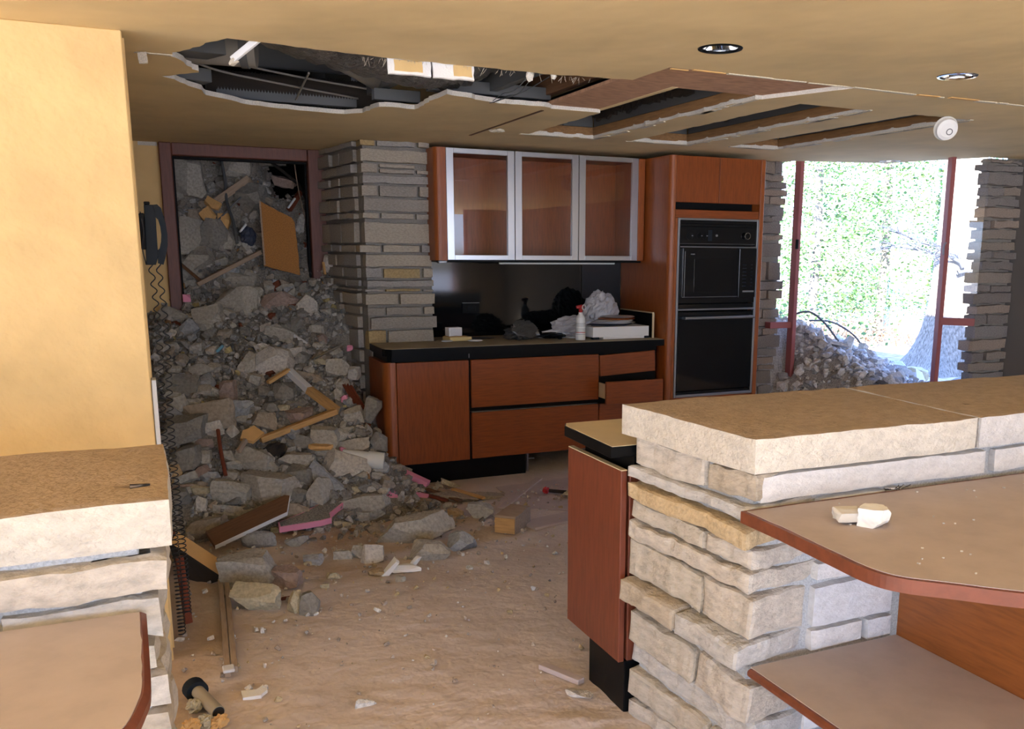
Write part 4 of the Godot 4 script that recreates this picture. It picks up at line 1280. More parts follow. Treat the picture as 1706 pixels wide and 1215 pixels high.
func tables() -> void:
	var top := flat([1.405, -1.945, 1.405, -1.77, 1.396, -1.58, 1.393, -1.45, 1.42, -1.375, 1.50, -1.292, 1.585, -1.205, 1.72, -1.10, 1.95, -1.0, 2.4, -0.96, 3.5, -0.96, 3.5, -1.945])
	top = smooth_line(top, 10)
	var t := thing("counter_shelf", "dusty counter with a rounded cherry nosing built onto the right stone half-wall", "counter", Vector3(2.2, 0.82, -1.5))
	part("nosing", prism(top, 0.826, 0.858, 0.009), M.nosing, t, -t.position)
	var inner := Geometry2D.offset_polygon(top, -0.012)[0]
	part("top", prism(jag(inner, 0.02, 0.004, 1), 0.857, 0.8595), M.table_dust, t, -t.position)
	solo("support_panel", bx(Vector3(0.025, 0.82, 0.93), 0.002), M.panel_wood, "upright cherry panel under the right counter", "panel", Vector3(2.0135, 0.413, -1.48))
	t = thing("low_shelf", "low dusty shelf with a cherry edge between half-wall and upright panel", "shelf", Vector3(1.72, 0.37, -1.45))
	pbox("board", Vector3(1.443, 0.372, -1.942), Vector3(2.0, 0.397, -0.95), M.nosing, t, 0.008)
	pbox("top", Vector3(1.458, 0.3965, -1.94), Vector3(1.998, 0.399, -0.95), M.shelf_dust, t, 0.0)
	t = thing("plaster_lump", "broken white plaster lump lying on the right counter", "plaster", Vector3(1.62, 0.8595, -1.72))
	part("chunk", lump(303, 9, 3, 0.12), M.white_plaster, t, Vector3(0.03, 0.022, 0.02), Basis(Vector3.UP, 0.5) * Basis.from_scale(Vector3(0.085, 0.05, 0.07)))
	part("chunk", lump(305, 9, 3, 0.12), M.plaster, t, Vector3(-0.025, 0.018, -0.02), Basis(Vector3.UP, -0.4) * Basis.from_scale(Vector3(0.075, 0.038, 0.05)))
	rg.seed = 55
	var s := begin()
	for i in 40:
		var p := Vector3(rg.randf_range(1.5, 2.4), 0.861, rg.randf_range(-1.9, -1.3))
		add_box(s, Vector3(rg.randf_range(0.002, 0.008), 0.003, rg.randf_range(0.002, 0.006)), 0.0, Transform3D(Basis(Vector3.UP, rg.randf() * TAU), p))
	tag(stuff(solo("grit", done(s), M.rock_p, "scattered pale grit on the right counter", "grit")), "scattered pale grit on the right counter", "grit")
	s = begin()
	for i in 14:
		var p := Vector3(1.93 + rg.randf_range(-0.03, 0.03), 0.866, -1.935 + rg.randf_range(0.0, 0.012))
		add_tube(s, PackedVector3Array([p, p + Vector3(rg.randf_range(-0.03, 0.03), rg.randf_range(0.0, 0.015), rg.randf_range(0.0, 0.01))]), PackedFloat32Array([0.001]), 4, false)
	stuff(solo("dead_twigs", done(s), M.soot, "tiny tuft of dead black twigs where right counter meets stone", "twigs"))
	top = flat([-3.5, -1.883, -0.045, -1.883, -0.040, -1.56, -0.048, -1.47, -0.07, -1.39, -0.12, -1.33, -0.2, -1.295, -0.35, -1.28, -3.5, -1.28])
	top = smooth_line(top, 10)
	t = thing("counter_shelf", "dusty counter with rounded corner built onto the left stone half-wall", "counter", Vector3(-1.2, 0.81, -1.6))
	part("nosing", prism(top, 0.812, 0.844, 0.009), M.nosing, t, -t.position)
	part("top", prism(jag(Geometry2D.offset_polygon(top, -0.012)[0], 0.02, 0.004, 2), 0.843, 0.8455), M.table_dust, t, -t.position)
	solo("support_panel", bx(Vector3(0.025, 0.81, 0.55), 0.002), M.panel_wood, "upright cherry panel under the left counter", "panel", Vector3(-0.9, 0.406, -1.6))
const HEAP_ROCKS := [
	[0.34, 2.07, -7.56, 0.278, 0.296, 0.222, 4, "g", "rough boulder filling the upper left corner of the doorway"],
	[0.69, 2.17, -7.59, 0.210, 0.183, 0.146, 0, "g", "block jammed under the middle of the door head"],
	[0.97, 2.21, -7.60, 0.185, 0.074, 0.041, 0, "d", "dark slab under the right half of the door head"],
	[0.78, 1.90, -7.44, 0.191, 0.227, 0.153, 8, "d", "dark rounded boulder left of the chipboard sheet"],
	[0.39, 1.77, -7.43, 0.239, 0.097, 0.054, -6, "b", "dusty ledge between the two big boulders at the left jamb"],
	[0.30, 1.62, -7.33, 0.237, 0.263, 0.189, 0, "g", "broad pale-faced boulder against the left jamb"],
	[0.38, 1.47, -7.25, 0.184, 0.184, 0.147, 10, "g", "rounded boulder below the broad one at the left jamb"],
	[0.29, 1.38, -7.21, 0.147, 0.182, 0.081, 20, "g", "leaning slab low beside the left jamb"],
	[0.49, 1.63, -7.33, 0.186, 0.213, 0.149, 0, "d", "dim block left of the bent grey rod"],
	[0.59, 1.60, -7.31, 0.089, 0.124, 0.071, 10, "g", "small egg-shaped stone at the foot of the bent rod"],
	[1.02, 2.05, -7.51, 0.175, 0.074, 0.041, 12, "w", "pinkish slab above the chipboard sheet"],
	[1.23, 1.41, -7.08, 0.090, 0.135, 0.072, 6, "p", "pale chunk beside the foot of the right jamb"],
	[1.11, 1.72, -7.32, 0.050, 0.146, 0.040, 8, "m", "white plaster sliver right of the chipboard sheet"],
	[0.48, 1.84, -7.46, 0.125, 0.080, 0.064, 0, "b", "small brown clod left of the bent rod"],
	[0.16, 1.07, -6.91, 0.183, 0.116, 0.064, 25, "g", "flat slab under the coiled cords at the left jamb"],
	[0.38, 1.05, -6.75, 0.173, 0.190, 0.095, -12, "g", "square slab below the left jamb"],
	[0.24, 1.00, -6.69, 0.130, 0.089, 0.049, -40, "u", "bluish slab corner beside the square slab"],
	[0.60, 1.16, -6.91, 0.247, 0.188, 0.103, -8, "g", "dusty broad slab in mid heap below the door sill"],
	[0.26, 1.07, -6.85, 0.062, 0.058, 0.046, 0, "y", "yellow foam crumb beside the square slab"],
	[0.18, 1.03, -6.80, 0.066, 0.037, 0.029, 35, "r", "rust red brick bit on the slab under the cords"],
	[0.47, 0.97, -6.58, 0.077, 0.077, 0.062, 0, "b", "brown clod right of the square slab"],
	[0.10, 0.90, -6.48, 0.109, 0.070, 0.056, 0, "g", "stone beside the coiled cords"],
	[0.28, 0.89, -6.44, 0.071, 0.079, 0.057, 0, "g", "small stone under the blue plastic bit"],
	[0.61, 1.31, -7.11, 0.271, 0.096, 0.053, 10, "g", "long slab below the fallen batten"],
	[0.93, 1.25, -6.95, 0.122, 0.074, 0.041, -10, "g", "slab under the chipboard sheet, pinched by rusty bits"],
	[0.87, 1.16, -6.83, 0.240, 0.142, 0.078, -12, "w", "broad pinkish slab below the chipboard sheet"],
	[1.05, 1.14, -6.74, 0.137, 0.129, 0.071, 30, "p", "pale slab with torn edge right of the pinkish slab"],
	[0.82, 0.97, -6.52, 0.181, 0.115, 0.063, 15, "g", "slab above the big pale slab"],
	[0.73, 0.80, -6.23, 0.221, 0.213, 0.117, -30, "p", "large pale slab in the middle of the heap"],
	[0.88, 0.85, -6.32, 0.121, 0.073, 0.040, -8, "p", "pale slab touching the large pale slab on its right"],
	[1.08, 0.93, -6.43, 0.062, 0.079, 0.050, 0, "w", "brick-coloured flake near the stone pillar"],
	[0.94, 1.14, -6.77, 0.073, 0.034, 0.027, -5, "r", "dark red chip on the broad pinkish slab"],
	[0.86, 1.27, -7.01, 0.096, 0.053, 0.042, -25, "r", "rust flake left of the pinched slab"],
	[1.04, 1.29, -6.99, 0.088, 0.031, 0.025, -5, "r", "rust flake right of the pinched slab"],
	[0.79, 1.08, -6.72, 0.051, 0.042, 0.034, 0, "r", "small rust chip below the broad pinkish slab"],
	[0.28, 0.78, -6.20, 0.206, 0.076, 0.061, -9, "g", "long squared block under the blue plastic bit"],
	[0.17, 0.72, -6.09, 0.179, 0.104, 0.083, 0, "d", "dark lump below the squared block"],
	[0.13, 0.79, -6.22, 0.072, 0.049, 0.039, 0, "g", "little stone left of the squared block"],
	[0.43, 0.65, -5.98, 0.157, 0.090, 0.072, 80, "w", "upright reddish shard in mid heap"],
	[0.56, 0.78, -6.19, 0.194, 0.082, 0.065, -62, "g", "steep long slab left of the large pale slab"],
	[0.59, 0.72, -6.10, 0.092, 0.069, 0.055, 0, "g", "stone wedged under the steep long slab"],
	[0.11, 0.60, -5.92, 0.145, 0.087, 0.048, -30, "g", "tilted slab beside the cords"],
	[0.22, 0.61, -5.93, 0.080, 0.062, 0.050, 0, "g", "round stone beside the tilted slab"],
	[0.34, 0.67, -6.02, 0.067, 0.063, 0.051, 0, "g", "angular stone left of the reddish shard"],
	[0.27, 0.54, -5.83, 0.326, 0.159, 0.088, -12, "b", "wide brown slab across the lower heap"],
	[0.29, 0.48, -5.74, 0.129, 0.079, 0.043, -15, "p", "pale smooth slab lying on the wide brown slab"],
	[0.15, 0.48, -5.72, 0.191, 0.184, 0.147, 0, "d", "black-stained boulder below the wide brown slab"],
	[0.49, 0.57, -5.86, 0.118, 0.111, 0.089, 0, "u", "greenish grey block right of the wide brown slab"],
	[0.10, 0.66, -6.00, 0.095, 0.048, 0.038, 10, "g", "flat stone beside the cords above the tilted slab"],
	[0.60, 0.50, -5.76, 0.147, 0.110, 0.088, 0, "b", "dusty brown block above the fallen batten's left end"],
	[0.79, 0.52, -5.79, 0.187, 0.090, 0.072, -13, "w", "grooved brownish block above the fallen batten"],
	[0.75, 0.64, -5.96, 0.122, 0.122, 0.098, 0, "d", "dark block inside the angle of the broken battens"],
	[1.13, 0.76, -6.15, 0.129, 0.121, 0.097, 0, "g", "block below the thin silver tube"],
	[1.22, 0.73, -6.11, 0.072, 0.080, 0.058, 0, "p", "pale knob near the pillar's foot"],
	[1.13, 0.67, -6.02, 0.079, 0.075, 0.060, 0, "g", "stone under the pale knob"],
	[1.14, 0.51, -5.77, 0.115, 0.107, 0.086, 0, "g", "round stone right of the batten corner"],
	[1.26, 0.52, -5.79, 0.155, 0.093, 0.074, -65, "d", "pointed dark slab leaning beside the cabinet end"],
	[0.94, 0.39, -5.60, 0.155, 0.163, 0.124, 0, "g", "round block below the long batten"],
	[1.09, 0.35, -5.55, 0.186, 0.089, 0.071, -5, "g", "squat block above the white pipe"],
	[0.82, 0.39, -5.61, 0.117, 0.081, 0.065, 0, "d", "dark block under the long batten"],
	[0.72, 0.56, -5.87, 0.083, 0.041, 0.033, 0, "y", "yellowish stone in the angle of the battens"],
	[1.03, 0.80, -6.23, 0.081, 0.040, 0.032, 0, "y", "yellow brick bit below the silver tube"],
	[0.91, 0.72, -6.10, 0.212, 0.055, 0.030, 10, "b", "dusty slab above the white batten end"],
	[1.07, 0.43, -5.68, 0.105, 0.034, 0.027, -8, "g", "thin bar stone above the squat block"],
	[1.25, 0.36, -5.56, 0.090, 0.120, 0.072, 0, "d", "dark lump against the cabinet end"],
	[0.13, 0.36, -5.55, 0.165, 0.145, 0.116, 0, "d", "big dark boulder behind the left cap stone"],
	[0.25, 0.41, -5.64, 0.113, 0.067, 0.054, 0, "w", "smooth pinkish brown stone beside the rusty rod"],
	[0.22, 0.29, -5.47, 0.096, 0.068, 0.055, -10, "w", "pinkish wedge left of the rusty rod's foot"],
	[0.08, 0.30, -5.48, 0.102, 0.068, 0.054, 60, "t", "tan stone beside the cords, low on the heap"],
	[0.13, 0.27, -5.43, 0.101, 0.051, 0.041, -20, "g", "narrow stone below the big dark boulder"],
	[0.09, 0.19, -5.32, 0.099, 0.093, 0.074, 0, "d", "dark round stone nearest the left cap stone"],
	[0.19, 0.21, -5.35, 0.114, 0.060, 0.048, 8, "y", "ragged yellow stone low on the heap"],
	[0.19, 0.17, -5.29, 0.080, 0.040, 0.032, 28, "u", "small brick-shaped bluish stone"],
	[0.35, 0.18, -5.30, 0.182, 0.142, 0.078, 10, "g", "triangular slab at the heap's left foot"],
	[0.51, 0.33, -5.52, 0.212, 0.120, 0.096, 4, "g", "large faceted block left of the dark hollow"],
	[0.38, 0.11, -5.19, 0.253, 0.067, 0.053, 4, "g", "long rounded bar at the heap's foot"],
	[0.19, 0.06, -5.09, 0.246, 0.110, 0.088, -26, "b", "long rough slab behind the white edged board"],
	[0.55, 0.19, -5.29, 0.275, 0.186, 0.149, 0, "g", "largest pitted block at the heap's foot"],
	[0.60, 0.10, -5.16, 0.284, 0.081, 0.045, 4, "b", "smooth brown slab under the largest pitted block"],
	[0.37, 0.35, -5.55, 0.070, 0.063, 0.050, 0, "g", "small stone right of the rusty rod"],
	[0.37, 0.26, -5.42, 0.083, 0.065, 0.052, 0, "g", "stone with a white ring below the faceted block"],
	[0.40, 0.31, -5.50, 0.077, 0.052, 0.042, 0, "g", "wedge right of the rusty rod's foot"],
	[0.11, 0.23, -5.39, 0.127, 0.030, 0.017, -4, "w", "thin pink slab above the dark round stone"],
	[0.35, 0.08, -5.14, 0.158, 0.043, 0.024, 4, "d", "thin dark slab under the long rounded bar"],
	[0.74, 0.30, -5.47, 0.186, 0.107, 0.086, 4, "g", "block below the dark hollow"],
	[0.75, 0.23, -5.36, 0.155, 0.127, 0.101, 20, "d", "dark kite-shaped block in the heap's foot"],
	[0.81, 0.15, -5.24, 0.132, 0.188, 0.106, 10, "g", "tall upright block behind the pink foam"],
	[0.89, 0.19, -5.32, 0.262, 0.092, 0.074, 42, "u", "long smooth plank-like slab sliding to the floor"],
	[1.02, 0.26, -5.41, 0.275, 0.145, 0.080, 16, "p", "wide pale slab beside the white pipe"],
	[0.69, 0.15, -5.26, 0.145, 0.097, 0.077, 12, "d", "dark wedge left of the tall upright block"],
	[1.07, 0.09, -5.14, 0.259, 0.098, 0.078, -4, "g", "broad knobbly rock before the cabinet plinth"],
	[1.09, 0.04, -5.07, 0.132, 0.052, 0.042, -14, "u", "slender bluish stone before the knobbly rock"],
	[1.03, 0.04, -5.06, 0.069, 0.048, 0.039, 0, "g", "small stone beside the slender bluish one"],
	[0.89, 0.14, -5.23, 0.070, 0.063, 0.050, 0, "d", "dark gap filler under the plank-like slab"],
	[1.23, 0.24, -5.40, 0.088, 0.062, 0.050, 0, "u", "bluish stone at the cabinet's lower corner"],
	[1.20, 0.20, -5.34, 0.080, 0.040, 0.032, 0, "g", "flat stone at the cabinet plinth"],
	[1.04, 0.15, -5.25, 0.053, 0.039, 0.031, 0, "y", "yellow crumb above the knobbly rock"],
	[1.12, 0.15, -5.25, 0.064, 0.046, 0.037, 0, "p", "white pebble above the knobbly rock"],
	[1.19, 0.13, -5.23, 0.061, 0.039, 0.031, 0, "m", "whitest pebble near the plinth corner"],
	[0.91, 0.02, -5.02, 0.085, 0.037, 0.030, 0, "y", "yellowish stone right of the pink foam"],
	[1.02, 0.00, -5.00, 0.044, 0.034, 0.027, 0, "y", "small yellow stone before the slender bluish one"]]
const FLOOR_ROCKS := [
	[1.22, 0.06, -4.62, 0.394, 0.145, 0.119, -6, "g", "biggest boulder on the open floor"],
	[1.40, 0.04, -4.39, 0.131, 0.110, 0.090, 0, "u", "upright wedge right of the biggest floor boulder"],
	[1.21, 0.04, -4.30, 0.187, 0.088, 0.072, 4, "g", "six-sided rock in front of the biggest floor boulder"],
	[0.93, 0.04, -4.39, 0.108, 0.105, 0.077, 0, "p", "upright pale rock left of the biggest floor boulder"],
	[0.89, 0.03, -4.46, 0.067, 0.075, 0.048, 0, "g", "grey rock touching the upright pale one"],
	[0.81, 0.02, -4.48, 0.082, 0.051, 0.041, 0, "g", "small rock left of the upright pale one"],
	[0.66, 0.02, -4.46, 0.092, 0.055, 0.045, 0, "u", "bluish three-cornered rock out on the floor"],
	[1.70, 0.04, -4.91, 0.137, 0.089, 0.073, 0, "g", "round rock under the middle of the cabinet"],
	[1.68, 0.02, -5.33, 0.266, 0.050, 0.120, 0, "b", "dusty flat slab before the black plinth"],
	[1.87, 0.01, -5.30, 0.195, 0.034, 0.081, 0, "b", "dusty flat slab right of the other before the plinth"],
	[1.56, 0.02, -4.98, 0.085, 0.046, 0.038, 0, "t", "tan stone between flat slabs and biggest boulder"],
	[1.05, 0.02, -4.85, 0.086, 0.055, 0.045, 0, "b", "brown rock just left of the biggest floor boulder"],
	[0.35, 0.06, -4.30, 0.253, 0.150, 0.123, 0, "g", "big two-toned block in front of the white edged board"],
	[0.50, 0.04, -4.20, 0.121, 0.102, 0.083, 0, "w", "pinkish grey block right of the big two-toned block"],
	[0.34, 0.05, -3.98, 0.181, 0.114, 0.093, 0, "y", "cream stone block in front of the big two-toned block"],
	[0.49, 0.04, -3.87, 0.067, 0.099, 0.048, 10, "y", "yellow half of the split rock"],
	[0.54, 0.04, -3.83, 0.077, 0.099, 0.055, -8, "d", "dark half of the split rock"],
	[0.44, 0.03, -4.86, 0.175, 0.083, 0.068, 0, "u", "speckled bluish rock under the white edged board"],
	[0.63, 0.02, -4.80, 0.111, 0.050, 0.041, -14, "u", "bluish flat rock right of the white edged board"],
	[0.49, 0.01, -3.98, 0.053, 0.037, 0.031, 0, "b", "small brown stone behind the split rock"],
	[0.28, 0.01, -3.18, 0.019, 0.017, 0.014, 0, "m", "tiny white crumb beside the torn white scrap"],
	[0.58, 0.01, -2.91, 0.066, 0.031, 0.025, 10, "m", "flat white flake on the near floor"],
	[0.63, 0.01, -4.46, 0.042, 0.037, 0.030, 0, "y", "yellow crumb before the bluish three-cornered rock"],
	[0.71, 0.01, -4.22, 0.063, 0.035, 0.029, 0, "y", "crumbled yellow lump on the floor ripples"],
	[0.65, 0.01, -4.11, 0.036, 0.022, 0.018, 0, "y", "yellow crumb nearest the ripples"],
	[0.99, 0.01, -4.05, 0.042, 0.032, 0.026, 0, "g", "stone resting before the white plaster scrap"],
	[1.34, 0.01, -4.07, 0.035, 0.023, 0.019, 0, "m", "white crumb on the floor below the six-sided rock"],
	[0.02, 0.01, -3.74, 0.033, 0.029, 0.024, 0, "p", "pale pebble at the end of the coiled cords"]]


# ---------------------------------------------------------------- the rubble heap in the doorway
func heap_height(x: float, z: float) -> float:
	var p := [[-5.0, 0.0], [-5.3, 0.17], [-6.13, 0.74], [-7.07, 1.24], [-7.3, 1.56], [-7.8, 2.5], [-8.9, 2.9]]
	if z >= -5.0:
		return 0.0
	var h := 2.9
	for i in p.size() - 1:
		if z <= p[i][0] and z >= p[i + 1][0]:
			h = lerpf(p[i][1], p[i + 1][1], (p[i][0] - z) / (p[i][0] - p[i + 1][0]))
			break
	if z < -6.3:
		h += 0.22 * (x - 0.6) * minf(1.0, (-6.3 - z) / 0.7)
	h -= 1.1 * smoothstep(0.78, 1.12, x) * smoothstep(-7.42, -7.7, z) * 0.8
	if z > -6.5:
		h *= 1.0 - clampf((x - 1.16) / 0.42, 0.0, 1.0)
	return h


func slope_up(x: float, z: float) -> Vector3:
	return Vector3(heap_height(x - 0.05, z) - heap_height(x + 0.05, z), 0.1, heap_height(x, z - 0.05) - heap_height(x, z + 0.05)).normalized()


func rock(row: Array, i: int, category: String, group: String, called: String) -> void:
	var w: float = row[3]
	var h: float = row[4]
	var d: float = row[5]
	var turn := Basis(Vector3.UP, -0.44 + 0.12 * sin(i * 2.1)) * Basis(Vector3.RIGHT, -0.15) * Basis(Vector3.BACK, deg_to_rad(-row[6]))
	if called == "floor_rock":
		turn = Basis(Vector3.UP, -0.44 + 0.2 * sin(i * 2.1)) * Basis(Vector3.BACK, deg_to_rad(-row[6]))
	var big := maxf(w, h) > 0.16
	var flatness := d < 0.7 * minf(w, h)
	var mesh := lump(900 + i, 9 if flatness else 12, 3 if big else 2, 0.1 if big else 0.08, 0.66 if flatness else 0.6, 1.0)
	solo(called, mesh, M["rock_" + row[7]], row[8], category, Vector3(row[0], row[1], row[2]), turn * Basis.from_scale(Vector3(w * 1.1, h * 1.1, d * 1.3)), group)


func heap() -> void:
	# the bed of dust and grit under the stones
	var s := begin()
	s.set_smooth_group(1)
	var nx := 90
	var nzc := 200
	var pt := func(i: int, k: int) -> Vector3:
		var x := lerpf(0.002, 1.80, float(i) / nx)
		var z := lerpf(-4.7, -8.2, float(k) / nzc)
		if x > 1.33 and z < -6.18:
			x = 1.33
		var h := heap_height(x, z)
		var edge := clampf(h * 6.0, 0.0, 1.0)
		h += edge * (0.05 * nz.get_noise_3d(x * 260.0, h * 260.0, z * 260.0) + 0.022 * nz.get_noise_3d(x * 900.0, h * 700.0, z * 900.0)) - 0.02
		return Vector3(x, h, z)
	for i in nx:
		for k in nzc:
			quad(s, pt.call(i, k + 1), pt.call(i + 1, k + 1), pt.call(i + 1, k), pt.call(i, k))
	var bed := solo("rubble_bed", done(s), M.heap_dust, "grey bed of dust and grit in the rubble heap", "rubble")
	stuff(bed)
	# gravel too small to count
	rg.seed = 500
	var lists := [[], [], []]
	var tints := [PackedColorArray(), PackedColorArray(), PackedColorArray()]
	var palette := [c8(176, 171, 163), c8(152, 148, 141), c8(192, 188, 180), c8(164, 154, 140), c8(142, 139, 133), c8(182, 178, 172)]
	var odd := [c8(196, 178, 124), c8(134, 74, 50), c8(210, 206, 198), c8(186, 144, 98)]
	for i in 8000:
		var z := -4.75 - 3.1 * rg.randf()
		var x := rg.randf_range(0.02, 1.7 if z > -6.1 else 1.28)
		var h := heap_height(x, z)
		if h < 0.02 and rg.randf() < 0.75:
			continue
		var size := 0.012 + 0.045 * pow(rg.randf(), 3.0)
		var up := slope_up(x, z)
		var b := Basis(Vector3(rg.randfn(), rg.randfn(), rg.randfn()).normalized(), rg.randf() * TAU)
		var t := Transform3D(b * Basis.from_scale(Vector3(size, size * rg.randf_range(0.45, 0.9), size * rg.randf_range(0.6, 1.0))), Vector3(x, h, z) + up * size * 0.15 + Vector3(0, 0.05 * nz.get_noise_3d(x * 260.0, h * 260.0, z * 260.0) - 0.012, 0))
		var w := rg.randi() % 3
		lists[w].append(t)
		var c: Color = palette[rg.randi() % palette.size()] if rg.randf() < 0.96 else odd[rg.randi() % odd.size()]
		tints[w].append((c * rg.randf_range(0.85, 1.12)).srgb_to_linear())
	for w in 3:
		var o := scatter("rubble_gravel", lump(640 + w, 10, 1), M.rock_tinted, lists[w], tints[w])
		tag(o, ["fine grey gravel strewn over the rubble heap", "coarse mixed gravel strewn over the rubble heap", "sharp broken chips strewn over the rubble heap"][w], "gravel")
	for i in HEAP_ROCKS.size():
		rock(HEAP_ROCKS[i], i, "rock", "rubble in the doorway heap", "rubble_rock")
	# further stones of the heap that nothing tells apart
	rg.seed = 520
	var zones := [["fragments packed in the rubble inside the doorway", -7.75, -7.1, 0.26, 1.1, 40], ["fragments on the upper slope of the rubble", -7.05, -6.2, 0.05, 1.25, 56], ["fragments on the lower slope of the rubble", -6.15, -5.2, 0.05, 1.3, 76]]
	var n := 0
	for zn in zones:
		for i in zn[5]:
			var z := rg.randf_range(zn[1], zn[2])
			var x := rg.randf_range(zn[3], zn[4])
			var size := rg.randf_range(0.05, 0.10)
			var up := slope_up(x, z)
			var side := up.cross(Vector3(rg.randfn(), 0, rg.randfn()).normalized()).normalized()
			var tilt := Basis(side, up, side.cross(up)) * Basis(Vector3.RIGHT, rg.randf_range(-0.7, 0.7)) * Basis(Vector3.BACK, rg.randf_range(-0.7, 0.7))
			var tone: String = ["g", "d", "g", "p", "u", "b", "g", "d"][rg.randi() % 8]
			var at := Vector3(x, heap_height(x, z), z) + up * size * 0.12
			solo("rubble_fragment", lump(660 + n % 22, 11, 2), M["rock_" + tone], fragment_label(at, tone, size, HEAP_ROCKS), "rock", at, tilt * Basis.from_scale(Vector3(size, size * rg.randf_range(0.35, 0.8), size * rg.randf_range(0.6, 1.0)) * 1.05), zn[0])
			n += 1
	heap_sundries()


func stick(called: String, a: Vector3, b: Vector3, w: float, t: float, m: Material, label: String, category := "stick", group := "") -> MeshInstance3D:
	var q := board_between(a, b, w, t)
	return solo(called, q[0], m, label, category, q[1], q[2], group)


var labels := {}


func fragment_label(at: Vector3, tone: String, size: float, rocks: Array) -> String:   # what it is and which larger stone it lies by
	var order := []
	for r in rocks:
		if (r[8] as String).split(" ").size() < 10:
			order.append([at.distance_to(Vector3(r[0], r[1], r[2])), r])
	order.sort_custom(func(a, b): return a[0] < b[0])
	var word: String = {"g": "grey", "d": "dark grey", "p": "pale", "u": "bluish", "b": "brownish", "o": "whitish"}[tone]
	var scale := "tiny" if size < 0.065 else "small" if size < 0.085 else "fist-sized"
	for o in order:
		var r: Array = o[1]
		var across: float = (at.x - r[0]) * 0.9 + (at.z - r[2]) * 0.43
		var rise: float = at.y - r[1]
		var where := "just above" if rise > absf(across) else "just below" if -rise > absf(across) else "right of" if across > 0.0 else "left of"
		var text := "%s %s fragment %s the %s" % [scale, word, where, r[8]]
		if not labels.has(text):
			labels[text] = true
			return text
	return "small fragment in the rubble heap"


